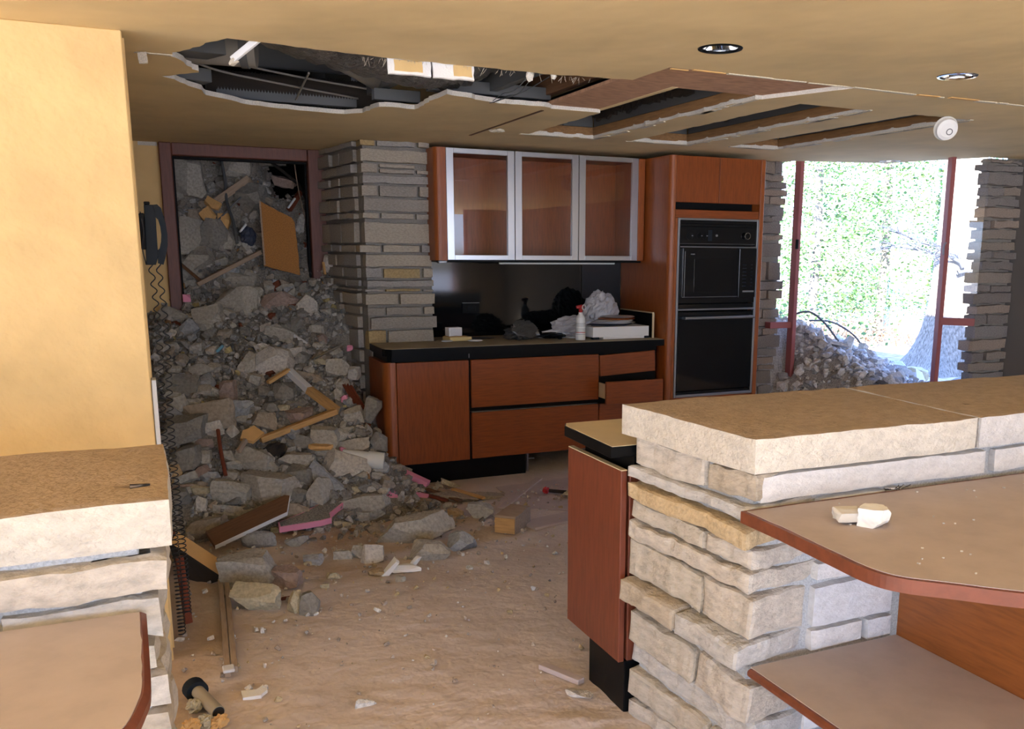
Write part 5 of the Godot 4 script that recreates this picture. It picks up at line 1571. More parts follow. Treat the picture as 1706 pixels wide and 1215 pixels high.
func heap_sundries() -> void:
	var up := Vector3(0, 0.02, 0.03)
	# chipboard sheet with a broken corner standing in the doorway
	var o := thing("chipboard_sheet", "leaning tan chipboard sheet with a broken corner, standing in the doorway rubble", "board", Vector3(0.8, 1.42, -7.06))
	var e1 := (Vector3(1.045, 1.37, -7.0) - o.position)
	var e2 := Vector3(0.0, 1.0, -0.16).normalized()
	var ex := (e1 - e2 * e1.dot(e2)).normalized()
	var facing := Basis(ex, ex.cross(-e2).normalized(), e2 * -1.0)
	if facing.determinant() < 0.0:
		facing = Basis(ex, -ex.cross(-e2).normalized(), -e2)
	part("sheet", prism(jag(flat([0.0, 0.0, 0.245, 0.075, 0.235, -0.31, 0.215, -0.345, 0.17, -0.37, 0.13, -0.39, 0.0, -0.47]), 0.03, 0.004, 4), -0.009, 0.009), M.chipboard, o, Vector3.ZERO, facing)
	part("edge_dust", bx(Vector3(0.012, 0.012, 0.46), 0.001), M.old_wood, o, Vector3(0.004, 0.0, 0.0) + e2 * 0.235 + facing.y.normalized() * 0.006 * signf(facing.y.z), facing)
	# rods, wires, battens
	solo("bent_rod", tube(soft(PackedVector3Array([Vector3(0.58, 2.26, -7.52), Vector3(0.60, 2.05, -7.46), Vector3(0.60, 1.88, -7.40), Vector3(0.63, 1.72, -7.30), Vector3(0.64, 1.58, -7.24)])), 0.011, 10), M.zinc, "bent grey steel rod hanging from the door head into the rubble", "rod")
	solo("loose_wire", tube(soft(PackedVector3Array([Vector3(1.08, 2.20, -7.30), Vector3(1.10, 1.98, -7.28), Vector3(1.13, 1.75, -7.2), Vector3(1.15, 1.55, -7.1), Vector3(1.17, 1.38, -7.02)])), 0.004, 6), M.old_wood, "pale wire hanging along the right jamb of the doorway", "wire")
	solo("dark_pipe", tube(PackedVector3Array([Vector3(0.93, 2.2, -7.5), Vector3(1.12, 2.03, -7.4), Vector3(1.16, 1.93, -7.36)]), 0.012, 8), M.soot, "thin dark pipe slanting in the doorway's upper right corner", "pipe")
	stick("batten", Vector3(0.34, 1.27, -7.10) + up, Vector3(0.79, 1.50, -7.18) + up, 0.05, 0.03, M.old_wood, "long dusty batten slanting up to the foot of the chipboard sheet", "batten", "battens in the rubble")
	stick("batten", Vector3(0.235, 1.44, -7.16), Vector3(0.37, 1.31, -7.10), 0.02, 0.02, M.brown_wood, "short brown batten at the foot of the left jamb", "batten", "battens in the rubble")
	stick("batten", Vector3(0.52, 1.88, -7.44), Vector3(0.77, 2.06, -7.46), 0.06, 0.055, M.old_wood, "thick grey beam slanting across the middle of the doorway", "batten", "battens in the rubble")
	stick("batten", Vector3(0.76, 2.06, -7.46), Vector3(0.82, 1.93, -7.40), 0.04, 0.035, M.old_wood, "short grey beam end folded down beside the slanting beam", "batten", "battens in the rubble")
	stick("batten", Vector3(0.50, 1.72, -7.38), Vector3(0.80, 2.02, -7.42), 0.015, 0.012, M.zinc, "thin grey strip parallel to the beam in the doorway", "batten", "battens in the rubble")
	stick("batten", Vector3(0.555, 0.425, -5.60), Vector3(1.03, 0.545, -5.74), 0.045, 0.035, M.raw_wood, "long fresh tan batten lying low across the heap", "batten", "battens in the rubble")
	o = thing("broken_batten", "broken batten, white at one end and raw tan at the other, above the long batten", "batten", Vector3(0.80, 0.77, -6.08))
	var q := board_between(Vector3.ZERO, Vector3(0.10, -0.11, 0.16), 0.05, 0.04)
	part("painted_end", q[0], M.paper, o, q[1], q[2])
	q = board_between(Vector3(0.098, -0.108, 0.155), Vector3(0.235, -0.225, 0.33), 0.052, 0.045)
	part("raw_end", q[0], M.raw_wood, o, q[1], q[2])
	stick("batten", Vector3(0.66, 0.71, -6.0), Vector3(0.80, 0.78, -6.06), 0.035, 0.02, M.tan_board, "tan splinter running left from the white batten end", "splinter", "battens in the rubble")
	solo("torn_board", prism(jag(flat([0, 0, 0.07, 0.03, 0.14, -0.03, 0.09, -0.09, 0.02, -0.06]), 0.03, 0.006, 2), -0.012, 0.012), M.tan_board, "torn tan board at the left end of the long batten", "board", Vector3(0.44, 0.44, -5.58), Basis(Vector3.RIGHT, 0.7))
	stick("batten", Vector3(0.42, 0.385, -5.50), Vector3(0.47, 0.44, -5.56), 0.02, 0.03, M.old_wood, "narrow splinter under the torn tan board", "splinter", "battens in the rubble")
	solo("silver_tube", tube(PackedVector3Array([Vector3(0.98, 0.83, -6.17), Vector3(1.19, 0.91, -6.26)]), 0.007, 10), M.steel, "thin silver tube lying near the foot of the stone pillar", "tube")
	solo("rusty_rod", tube(PackedVector3Array([Vector3(0.325, 0.50, -5.62), Vector3(0.325, 0.40, -5.50), Vector3(0.335, 0.28, -5.38)]), 0.011, 8), M.rust, "short rusty rod standing upright low on the heap", "rod")
	o = thing("white_pipe", "white plastic pipe end with a wide collar beside the cabinet end", "pipe", Vector3(1.14, 0.29, -5.42))
	part("tube", tube(PackedVector3Array([Vector3(-0.13, 0.02, -0.06), Vector3(0.02, 0.0, 0.0)]), 0.044, 22), M.pale_plastic, o)
	part("collar", tube(PackedVector3Array([Vector3(0.01, 0.0, 0.0), Vector3(0.10, -0.012, 0.03)]), 0.052, 22), M.pale_plastic, o)
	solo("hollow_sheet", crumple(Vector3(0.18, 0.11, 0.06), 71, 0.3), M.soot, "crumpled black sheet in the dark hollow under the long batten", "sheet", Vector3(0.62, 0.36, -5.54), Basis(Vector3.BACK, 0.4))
	solo("rusty_slab", lump(931, 9, 1), M.tan_board, "orange brown slab between the black sheet and the wide pale slab", "board", Vector3(0.89, 0.365, -5.52), Basis(Vector3.UP, -0.4) * Basis.from_scale(Vector3(0.15, 0.045, 0.08)))
	solo("navy_cloth", crumple(Vector3(0.12, 0.15, 0.08), 72, 0.2), M.navy, "dark navy scrap stuck between the rocks left of the chipboard sheet", "cloth", Vector3(0.72, 1.63, -7.26))
	stick("white_sliver", Vector3(0.66, 1.66, -7.24), Vector3(0.71, 1.72, -7.25), 0.02, 0.014, M.white_paint, "white sliver on the edge of the navy scrap", "sliver")
	solo("blue_bit", bx(Vector3(0.06, 0.018, 0.025), 0.004), M.blue_bit, "small light blue plastic strip on the heap", "plastic bit", Vector3(0.415, 0.90, -6.36), Basis(Vector3.UP, -0.4) * Basis(Vector3.BACK, 0.75))
	solo("yellow_boards", lump(932, 8, 2), M.tan_board, "upper pale yellow board chunk left of the bent rod", "board chunk", Vector3(0.50, 1.86, -7.40), Basis(Vector3.UP, -0.4) * Basis(Vector3.BACK, -0.5) * Basis.from_scale(Vector3(0.12, 0.08, 0.06)))
	solo("yellow_boards", lump(933, 8, 2), M.tan_board, "lower pale yellow board chunk left of the bent rod", "board chunk", Vector3(0.46, 1.77, -7.36), Basis(Vector3.UP, -0.4) * Basis(Vector3.BACK, 0.6) * Basis.from_scale(Vector3(0.10, 0.11, 0.06)))
	solo("yellow_boards", lump(934, 8, 2), M.tan_board, "tan board chunk right behind the bent rod", "board chunk", Vector3(0.575, 1.72, -7.40), Basis(Vector3.UP, -0.4) * Basis.from_scale(Vector3(0.08, 0.16, 0.06)))
	stick("red_pipe", Vector3(1.03, 1.83, -7.33), Vector3(1.13, 1.97, -7.38), 0.035, 0.035, M.rust, "red brown pipe piece right of the chipboard sheet", "pipe")
	stick("white_sliver", Vector3(1.02, 1.845, -7.30), Vector3(1.08, 1.92, -7.33), 0.014, 0.014, M.white_paint, "white sliver lying on the red brown pipe piece", "sliver")
	solo("pale_flake", lump(935, 8, 1), M.rock_p, "pale flake leaning at the foot of the right jamb by the pillar", "flake", Vector3(1.24, 1.44, -6.95), Basis(Vector3.UP, -0.4) * Basis(Vector3.BACK, -0.3) * Basis.from_scale(Vector3(0.09, 0.13, 0.04)))
	stick("batten", Vector3(1.205, 1.36, -6.92), Vector3(1.20, 1.45, -6.95), 0.018, 0.014, M.raw_wood, "tiny tan splinter beside the pale flake", "splinter", "battens in the rubble")
	stick("batten", Vector3(0.93, 1.12, -6.74), Vector3(0.88, 1.24, -6.88), 0.016, 0.012, M.raw_wood, "thin tan splinter standing on the broad pinkish slab", "splinter", "battens in the rubble")
	stick("white_sliver", Vector3(0.86, 0.99, -6.5), Vector3(0.97, 0.91, -6.38), 0.016, 0.02, M.paper, "pale sliver below the dusty middle of the heap", "sliver")
	for k in 5:
		solo("pink_crumb", lump(936 + k, 9, 1), M.pink_foam, ["pink foam crumb at the foot of the left jamb", "pink foam crumb at the corner of the stone pillar", "pink foam crumb under the squat block", "pink foam crumb by the reddish laths", "round pink foam crumb before the plinth"][k], "foam crumb", [Vector3(0.26, 1.20, -6.97), Vector3(1.235, 0.88, -6.28), Vector3(1.02, 0.34, -5.52), Vector3(1.11, 0.60, -5.88), Vector3(1.235, 0.075, -5.26)][k], Basis.from_scale(Vector3.ONE * [0.05, 0.04, 0.04, 0.045, 0.085][k]), "pink foam crumbs")
	for k in 3:
		stick("red_lath", Vector3(1.12 + 0.03 * k, 0.70 - 0.02 * k, -6.02), Vector3(1.17 + 0.03 * k, 0.57 - 0.02 * k, -5.85), 0.02, 0.012, M.rust, ["left reddish lath beside the heap's pink crumb near the cabinet", "middle reddish lath beside the heap's pink crumb near the cabinet", "right reddish lath beside the heap's pink crumb near the cabinet"][k], "lath", "reddish laths")
	# pink foam board, white edged board, tan block with a black side
	o = thing("foam_board", "dusty pink foam board lying at the foot of the heap", "foam board", Vector3(0.76, 0.06, -4.99))
	var shape := flat([-0.20, 0.04, 0.02, 0.02, 0.085, 0.0, 0.09, -0.06, 0.20, -0.19, 0.205, -0.26, 0.12, -0.24, -0.06, -0.1, -0.2, -0.02])
	part("foam", prism(jag(shape, 0.03, 0.004, 5), -0.018, 0.016), M.pink_foam, o, Vector3.ZERO, Basis(Vector3.RIGHT, 0.2))
	part("dust", prism(Geometry2D.offset_polygon(shape, -0.008)[0], 0.016, 0.0185), M.heap_dust, o, Vector3.ZERO, Basis(Vector3.RIGHT, 0.2))
	o = thing("white_edged_board", "brown board with a white front edge leaning across the heap's foot", "board", Vector3(0.455, 0.10, -4.90))
	var bt := Basis(Vector3.UP, 0.44) * Basis(Vector3.BACK, 0.2) * Basis(Vector3.RIGHT, 0.42)
	part("board", prism(flat([-0.26, 0.0, 0.17, 0.0, 0.26, -0.10, 0.24, -0.12, -0.24, -0.115]), -0.012, 0.012), M.brown_wood, o, Vector3.ZERO, bt)
	part("white_edge", bx(Vector3(0.43, 0.026, 0.004), 0.001), M.white_paint, o, bt * Vector3(-0.045, 0.0, 0.002), bt)
	part("white_edge", bx(Vector3(0.135, 0.026, 0.004), 0.001), M.white_paint, o, bt * Vector3(0.215, 0.0, -0.048), bt * Basis(Vector3.UP, 0.838))
	o = thing("broken_board", "broken tan fibreboard with a black face, leaning beside the left half-wall", "board", Vector3(0.12, 0.0, -4.5))
	for k in 2:
		var st := begin()
		var f := [Vector3(-0.10, 0.165, -0.07), Vector3(0.11, 0.03, 0.14), Vector3(0.05, 0.002, 0.10), Vector3(-0.07, 0.03, 0.02)]
		var push: Vector3 = [Vector3(0.035, 0.035, -0.06), Vector3(-0.006, -0.006, 0.010)][k]
		var mid := Vector3.ZERO
		for p in f:
			mid += (p + push * 0.5) / 4.0
		var g := f.map(func(p): return p + push)
		quad_out(st, f[0], f[1], f[2], f[3], mid)
		quad_out(st, g[0], g[1], g[2], g[3], mid)
		for i in 4:
			quad_out(st, f[i], f[(i + 1) % 4], g[(i + 1) % 4], g[i], mid)
		part(["core", "black_face"][k], done(st), [M.tan_board, M.soot][k], o)


# ---------------------------------------------------------------- scattered over the floor
func floor_scraps() -> void:
	for i in FLOOR_ROCKS.size():
		rock(FLOOR_ROCKS[i], 300 + i, "rock", "loose rocks on the floor", "floor_rock")
	var o := thing("moulding", "two joined strips of old wooden moulding lying on the floor", "moulding", Vector3(0.18, 0.008, -3.82))
	for k in 2:
		var q := board_between(Vector3(0.035 + 0.026 * k, 0.02, -0.50), Vector3(-0.012 + 0.026 * k, 0.014, 0.50 - 0.03 * k), 0.022, 0.026)
		part("strip", q[0], M.old_wood, o, q[1], q[2])
	part("paper_end", bx(Vector3(0.04, 0.012, 0.05), 0.003), M.paper, o, Vector3(-0.008, 0.03, 0.49))
	o = thing("pipe_stub", "short grey pipe stub in a dark collar on the near floor", "pipe", Vector3(0.09, 0.03, -3.08))
	var run := PackedVector3Array([Vector3(-0.035, 0.012, -0.12), Vector3(0.025, 0.0, 0.06)])
	part("tube", tube(run, 0.022, 20), M.counter_dust, o)
	part("bore", tube(PackedVector3Array([Vector3(0.0252, 0.0, 0.0605), Vector3(0.0258, 0.0, 0.0622)]), 0.0195, 20), M.soot, o)
	part("collar", tube(PackedVector3Array([Vector3(-0.042, 0.012, -0.14), Vector3(-0.03, 0.01, -0.10)]), 0.038, 20), M.rubber, o)
	for k in 4:
		solo("insulation_wad", crumple(Vector3(0.07, 0.05, 0.06), 81 + k, 0.4), [M.tan_board, M.rock_y, M.rock_y, M.tan_board][k], ["tan insulation wad nearest the left half-wall", "yellow wad beside the pipe stub's collar", "greenish yellow wad in front of the pipe stub", "tan wad touching the pipe stub's open end"][k], "insulation", [Vector3(0.03, 0.022, -2.98), Vector3(0.045, 0.03, -3.1), Vector3(0.075, 0.022, -2.99), Vector3(0.115, 0.022, -2.97)][k], Basis(Vector3.UP, k * 1.3), "insulation wads by the pipe stub")
	o = thing("plaster_scrap", "clean white broken plaster pieces on the dusty floor before the rocks", "plaster", Vector3(1.02, 0.0, -4.17))
	part("piece", lump(311, 9, 2), M.white_plaster, o, Vector3(-0.055, 0.03, 0.01), Basis(Vector3.UP, -0.4) * Basis(Vector3.BACK, 0.9) * Basis.from_scale(Vector3(0.12, 0.035, 0.05)))
	part("piece", lump(312, 9, 2), M.white_plaster, o, Vector3(0.03, 0.02, 0.0), Basis(Vector3.UP, -0.3) * Basis.from_scale(Vector3(0.14, 0.035, 0.07)))
	part("piece", lump(313, 9, 2), M.white_plaster, o, Vector3(0.08, 0.035, -0.03), Basis(Vector3.UP, -0.3) * Basis(Vector3.BACK, 0.9) * Basis.from_scale(Vector3(0.08, 0.03, 0.04)))
	part("dusty_piece", lump(314, 9, 2), M.rock_t, o, Vector3(-0.115, 0.015, -0.01), Basis.from_scale(Vector3(0.07, 0.03, 0.06)))
	o = thing("torn_scrap", "torn white plaster scrap with ragged edges on the near floor", "plaster", Vector3(0.235, 0.0, -3.15))
	part("sheet", prism(jag(flat([-0.035, 0.03, 0.025, 0.035, 0.05, 0.0, 0.04, -0.05, 0.015, -0.02, -0.035, -0.03]), 0.015, 0.005, 7), 0.004, 0.016), M.white_plaster, o)
	var tb := thing("timber_block", "sawn timber block with a pale end grain on the floor before the cabinets", "timber", Vector3(1.80, 0.0, -4.62))
	var qb := Basis(Vector3.UP, -0.75)
	part("block", rough_box(Vector3(0.13, 0.11, 0.24), 9, 0.03, 0.003, 0.006), M.old_wood, tb, Vector3(-0.02, 0.055, 0.0), qb)
	part("sawn_end", bx(Vector3(0.118, 0.085, 0.006), 0.001), M.raw_wood, tb, Vector3(-0.02, 0.052, 0.0) + qb * Vector3(0.0, 0.0, 0.121), qb)
	stick("floor_board", Vector3(1.86, 0.012, -4.60), Vector3(2.6, 0.012, -4.76), 0.16, 0.016, M.floor_sheet, "pale dusty board lying behind the timber block", "board")
	stick("floor_board", Vector3(1.85, 0.009, -5.0), Vector3(2.35, 0.009, -5.6), 0.05, 0.012, M.floor_sheet, "narrow pale strip lying towards the cabinet plinth", "board")
	solo("floor_sheet", prism(jag(flat([2.0, -5.5, 3.2, -5.6, 3.2, -4.85, 2.2, -4.8, 1.95, -5.0]), 0.08, 0.012, 3), 0.003, 0.008), M.floor_sheet, "swept pinkish sheet on the floor under the cabinets", "sheet")
	o = thing("red_screwdriver", "small red handled bit with a dark shank on the pale sheet", "tool", Vector3(2.25, 0.02, -5.2))
	part("handle", crumple(Vector3(0.05, 0.05, 0.05), 91, 0.3, 8, 10), M.red_plastic, o, Vector3(-0.02, 0.015, 0))
	part("shank", tube(PackedVector3Array([Vector3(0, 0.01, 0), Vector3(0.11, 0.0, 0.05)]), 0.012, 8), M.soot, o)
	solo("dusty_crumple", crumple(Vector3(0.17, 0.06, 0.1), 92, 0.3), M.rock_y, "dusty yellowish crumple right of the red bit", "scrap", Vector3(2.38, 0.03, -5.08))
	stick("scrap_lath", Vector3(1.24, 0.015, -2.93), Vector3(1.32, 0.015, -2.75), 0.035, 0.02, M.floor_sheet, "pale lath scrap beside the island plinth", "lath")
	solo("oval_flake", lump(951, 10, 1), M.rock_p, "flat oval flake beside the island plinth", "flake", Vector3(1.275, 0.012, -2.675), Basis(Vector3.UP, -0.8) * Basis.from_scale(Vector3(0.10, 0.02, 0.055)))
	# the laths and pink bits before the plinth
	for k in 6:
		var x := 1.30 + 0.075 * k
		stick("scrap_lath", Vector3(x, 0.05, -5.48 + 0.03 * (k % 3)), Vector3(x + 0.14, 0.025, -5.25 + 0.04 * (k % 2)), 0.035, 0.012, [M.brown_wood, M.old_wood, M.rust, M.brown_wood, M.old_wood, M.raw_wood][k], ["first brown lath scrap before the plinth, beside the white pebbles", "second lath scrap before the plinth, grey", "third lath scrap before the plinth, reddish", "fourth lath scrap before the plinth, brown", "fifth lath scrap before the plinth, grey with a pale edge", "last lath scrap before the plinth, raw yellow"][k], "lath", "lath scraps before the plinth")
	stick("pink_strip", Vector3(1.42, 0.13, -5.66), Vector3(1.56, 0.06, -5.56), 0.06, 0.035, M.pink_foam, "pink foam strip leaning on the black plinth", "foam strip")
	stick("pink_strip", Vector3(1.41, 0.06, -5.36), Vector3(1.49, 0.045, -5.32), 0.04, 0.02, M.pink_foam, "small pink foam strip among the lath scraps", "foam strip")
	solo("yellow_splinter", lump(952, 7, 1), M.rock_y, "yellow splinter against the black plinth", "splinter", Vector3(1.73, 0.03, -5.62), Basis(Vector3.BACK, -0.4) * Basis.from_scale(Vector3(0.14, 0.03, 0.04)))
	solo("red_sliver", lump(953, 7, 1), M.rust, "rust red sliver on the floor before the cream block", "sliver", Vector3(0.49, 0.008, -4.03), Basis.from_scale(Vector3(0.1, 0.014, 0.035)))
	# crumbs nobody could count
	rg.seed = 540
	var places := []
	var tints := PackedColorArray()
	for i in 2600:
		var x := rg.randf_range(0.02, 2.6)
		var z := rg.randf_range(-5.4, -2.6)
		var near := exp(-maxf(0.0, z + 5.0) * 1.1) * 1.2 + 0.13
		if rg.randf() > near or x > 1.3 and z > -3.0:
			continue
		var size := 0.004 + 0.022 * pow(rg.randf(), 3.0)
		places.append(Transform3D(Basis(Vector3(rg.randfn(), rg.randfn(), rg.randfn()).normalized(), rg.randf() * TAU) * Basis.from_scale(Vector3(size, size * 0.7, size)), Vector3(x, 0.008 + size * 0.2, z)))
		var c: Color = [c8(208, 192, 174), c8(190, 180, 168), c8(224, 216, 204), c8(236, 232, 224), c8(212, 190, 146), c8(180, 162, 144)][rg.randi() % 6]
		tints.append(c.srgb_to_linear())
	tag(scatter("floor_crumbs", lump(645, 10, 0), M.rock_tinted, places, tints), "fine crumbs of plaster and stone over the dusty floor", "crumbs")


# ---------------------------------------------------------------- telephone
func phone() -> void:
	var t := thing("wall_telephone", "dark grey wall telephone seen from its side, hung on the left wall", "telephone", Vector3(0.0, 1.48, -3.78))
	part("wall_plate", bx(Vector3(0.018, 0.13, 0.08), 0.003), M.black_matt, t, Vector3(0.009, 0.12, 0))
	part("base", prism(flat([0.012, 0.0, 0.044, 0.0, 0.054, 0.03, 0.056, 0.19, 0.05, 0.215, 0.02, 0.215, 0.016, 0.1]), -0.045, 0.045, 0.003), M.rubber, t, Vector3.ZERO, Basis(Vector3(1, 0, 0), Vector3(0, 0, 1), Vector3(0, 1, 0)))
	var hs := part("handset", prism(flat([0.052, 0.005, 0.070, 0.0, 0.080, 0.03, 0.089, 0.07, 0.091, 0.11, 0.088, 0.15, 0.076, 0.205, 0.064, 0.218, 0.050, 0.216, 0.054, 0.176, 0.064, 0.165, 0.070, 0.138, 0.071, 0.108, 0.068, 0.083, 0.062, 0.06, 0.054, 0.052]), -0.024, 0.024, 0.004), M.rubber, t, Vector3.ZERO, Basis(Vector3(1, 0, 0), Vector3(0, 0, 1), Vector3(0, 1, 0)))
	part("hook", bx(Vector3(0.02, 0.01, 0.03), 0.002), M.black_matt, t, Vector3(0.03, 0.222, 0))
	part("line_loop", tube(soft(PackedVector3Array([Vector3(0.006, 0.19, 0.03), Vector3(0.012, 0.12, 0.05), Vector3(0.004, 0.06, 0.04), Vector3(0.012, 0.0, 0.03)])), 0.002, 5), M.cord, t)
	for k in 2:
		var s := begin()
		var path := PackedVector3Array()
		var y := 1.485
		var a := 0.0
		while y > (0.02 if k == 0 else 0.10):
			var down := (1.485 - y) / 1.46
			var r := lerpf(0.009, 0.014, clampf(down * 1.4, 0.0, 1.0))
			path.append(Vector3([0.026, 0.052][k] + 0.010 * sin(down * 9.0) * (1.0 - down) + 0.006 * down + r * cos(a), y, -3.78 + r * sin(a)))
			a += TAU / 9.0
			y -= (0.0085 + 0.045 * exp(-down * 2.0)) / 9.0
		add_tube(s, path, PackedFloat32Array([0.0022]), 5, false)
		solo("coiled_cord", done(s), M.cord, ["left coiled black telephone cord hanging down to the floor", "right coiled black telephone cord hanging from the handset"][k], "cord", Vector3.ZERO, Basis.IDENTITY, "telephone cords")
	stick("skirting_splinter", Vector3(0.045, 0.30, -3.92), Vector3(0.06, 0.02, -3.88), 0.03, 0.018, M.rust, "rusty brown wooden splinter standing beside the cords' lower end", "splinter")


# ---------------------------------------------------------------- ceiling fittings
func ceiling_fittings() -> void:
	var spots := [[1.906, -2.881, "recessed chrome downlight nearest the bared plywood"], [3.039, -2.864, "recessed chrome downlight at the upper right, without the dark rim"], [5.305, -5.60, "small recessed downlight near the far window"]]
	for k in 3:
		var p: Array = spots[k]
		var t := thing("downlight", p[2], "downlight", Vector3(p[0], 2.25, p[1]), "recessed downlights")
		part("rim", lathe(PackedVector2Array([Vector2(0.064, 0.004), Vector2(0.068, -0.004), Vector2(0.078, -0.003), Vector2(0.08, 0.0)]), 36), M.chrome if k == 1 else M.black_laminate if k == 0 else M.pale_plastic, t)
		part("reflector", lathe(PackedVector2Array([Vector2(0.066, 0.0), Vector2(0.062, 0.03), Vector2(0.05, 0.07), Vector2(0.03, 0.09), Vector2(0.0, 0.092)]), 36), M.chrome, t)
		part("lamp", lathe(PackedVector2Array([Vector2(0.0, 0.035), Vector2(0.022, 0.04), Vector2(0.03, 0.055), Vector2(0.024, 0.085), Vector2(0.0, 0.088)]), 24), M.lamp_dark, t)
	var d := thing("smoke_detector", "round white smoke detector hanging tilted from the ceiling by its wire", "smoke detector", Vector3(3.85, 2.25, -3.68))
	var tilt := Basis(Vector3.UP, -0.45) * Basis(Vector3.RIGHT, 1.95) * Basis.from_scale(Vector3.ONE * 0.8)
	part("plate", lathe(PackedVector2Array([Vector2(0, -0.005), Vector2(0.075, -0.005), Vector2(0.078, 0.006), Vector2(0.07, 0.014), Vector2(0, 0.014)]), 36), M.pale_plastic, d, Vector3(0.0, -0.06, 0.0), tilt)
	part("body", lathe(PackedVector2Array([Vector2(0, 0.014), Vector2(0.068, 0.014), Vector2(0.072, 0.02), Vector2(0.066, 0.042), Vector2(0.045, 0.05), Vector2(0, 0.052)]), 36), M.white_paint, d, Vector3(0.0, -0.06, 0.0), tilt)
	part("button_ring", lathe(PackedVector2Array([Vector2(0.016, 0.0515), Vector2(0.021, 0.0515), Vector2(0.021, 0.0535), Vector2(0.016, 0.0535)]), 28), M.zinc, d, Vector3(0.0, -0.06, 0.0) + tilt * Vector3(0.012, 0.0, 0.01), tilt)
	part("wire", tube(soft(PackedVector3Array([Vector3(0, 0, -0.02), Vector3(0.01, -0.025, -0.03), Vector3(0, -0.055, -0.01)])), 0.003, 6), M.cord, d)


# ---------------------------------------------------------------- window at the right and what lies outside
func heap2(x: float, z: float) -> float:
	var h := 1.02 - 0.36 * (x - 4.7) - 0.10 * maxf(0.0, x - 6.0)
	h = minf(h, 0.98)
	if z > -6.1:
		h -= 1.6 * maxf(0.0, 4.95 - x)
	h -= 0.35 * maxf(0.0, z + 6.15)
	h -= 0.9 * maxf(0.0, -6.75 - z)
	return maxf(h, -0.24)


func heap2_rough(x: float, z: float) -> float:
	var h := heap2(x, z)
	return h + 0.05 * nz.get_noise_3d(x * 260.0, h * 200.0, z * 260.0) + 0.02 * nz.get_noise_3d(x * 900.0, 0, z * 900.0)


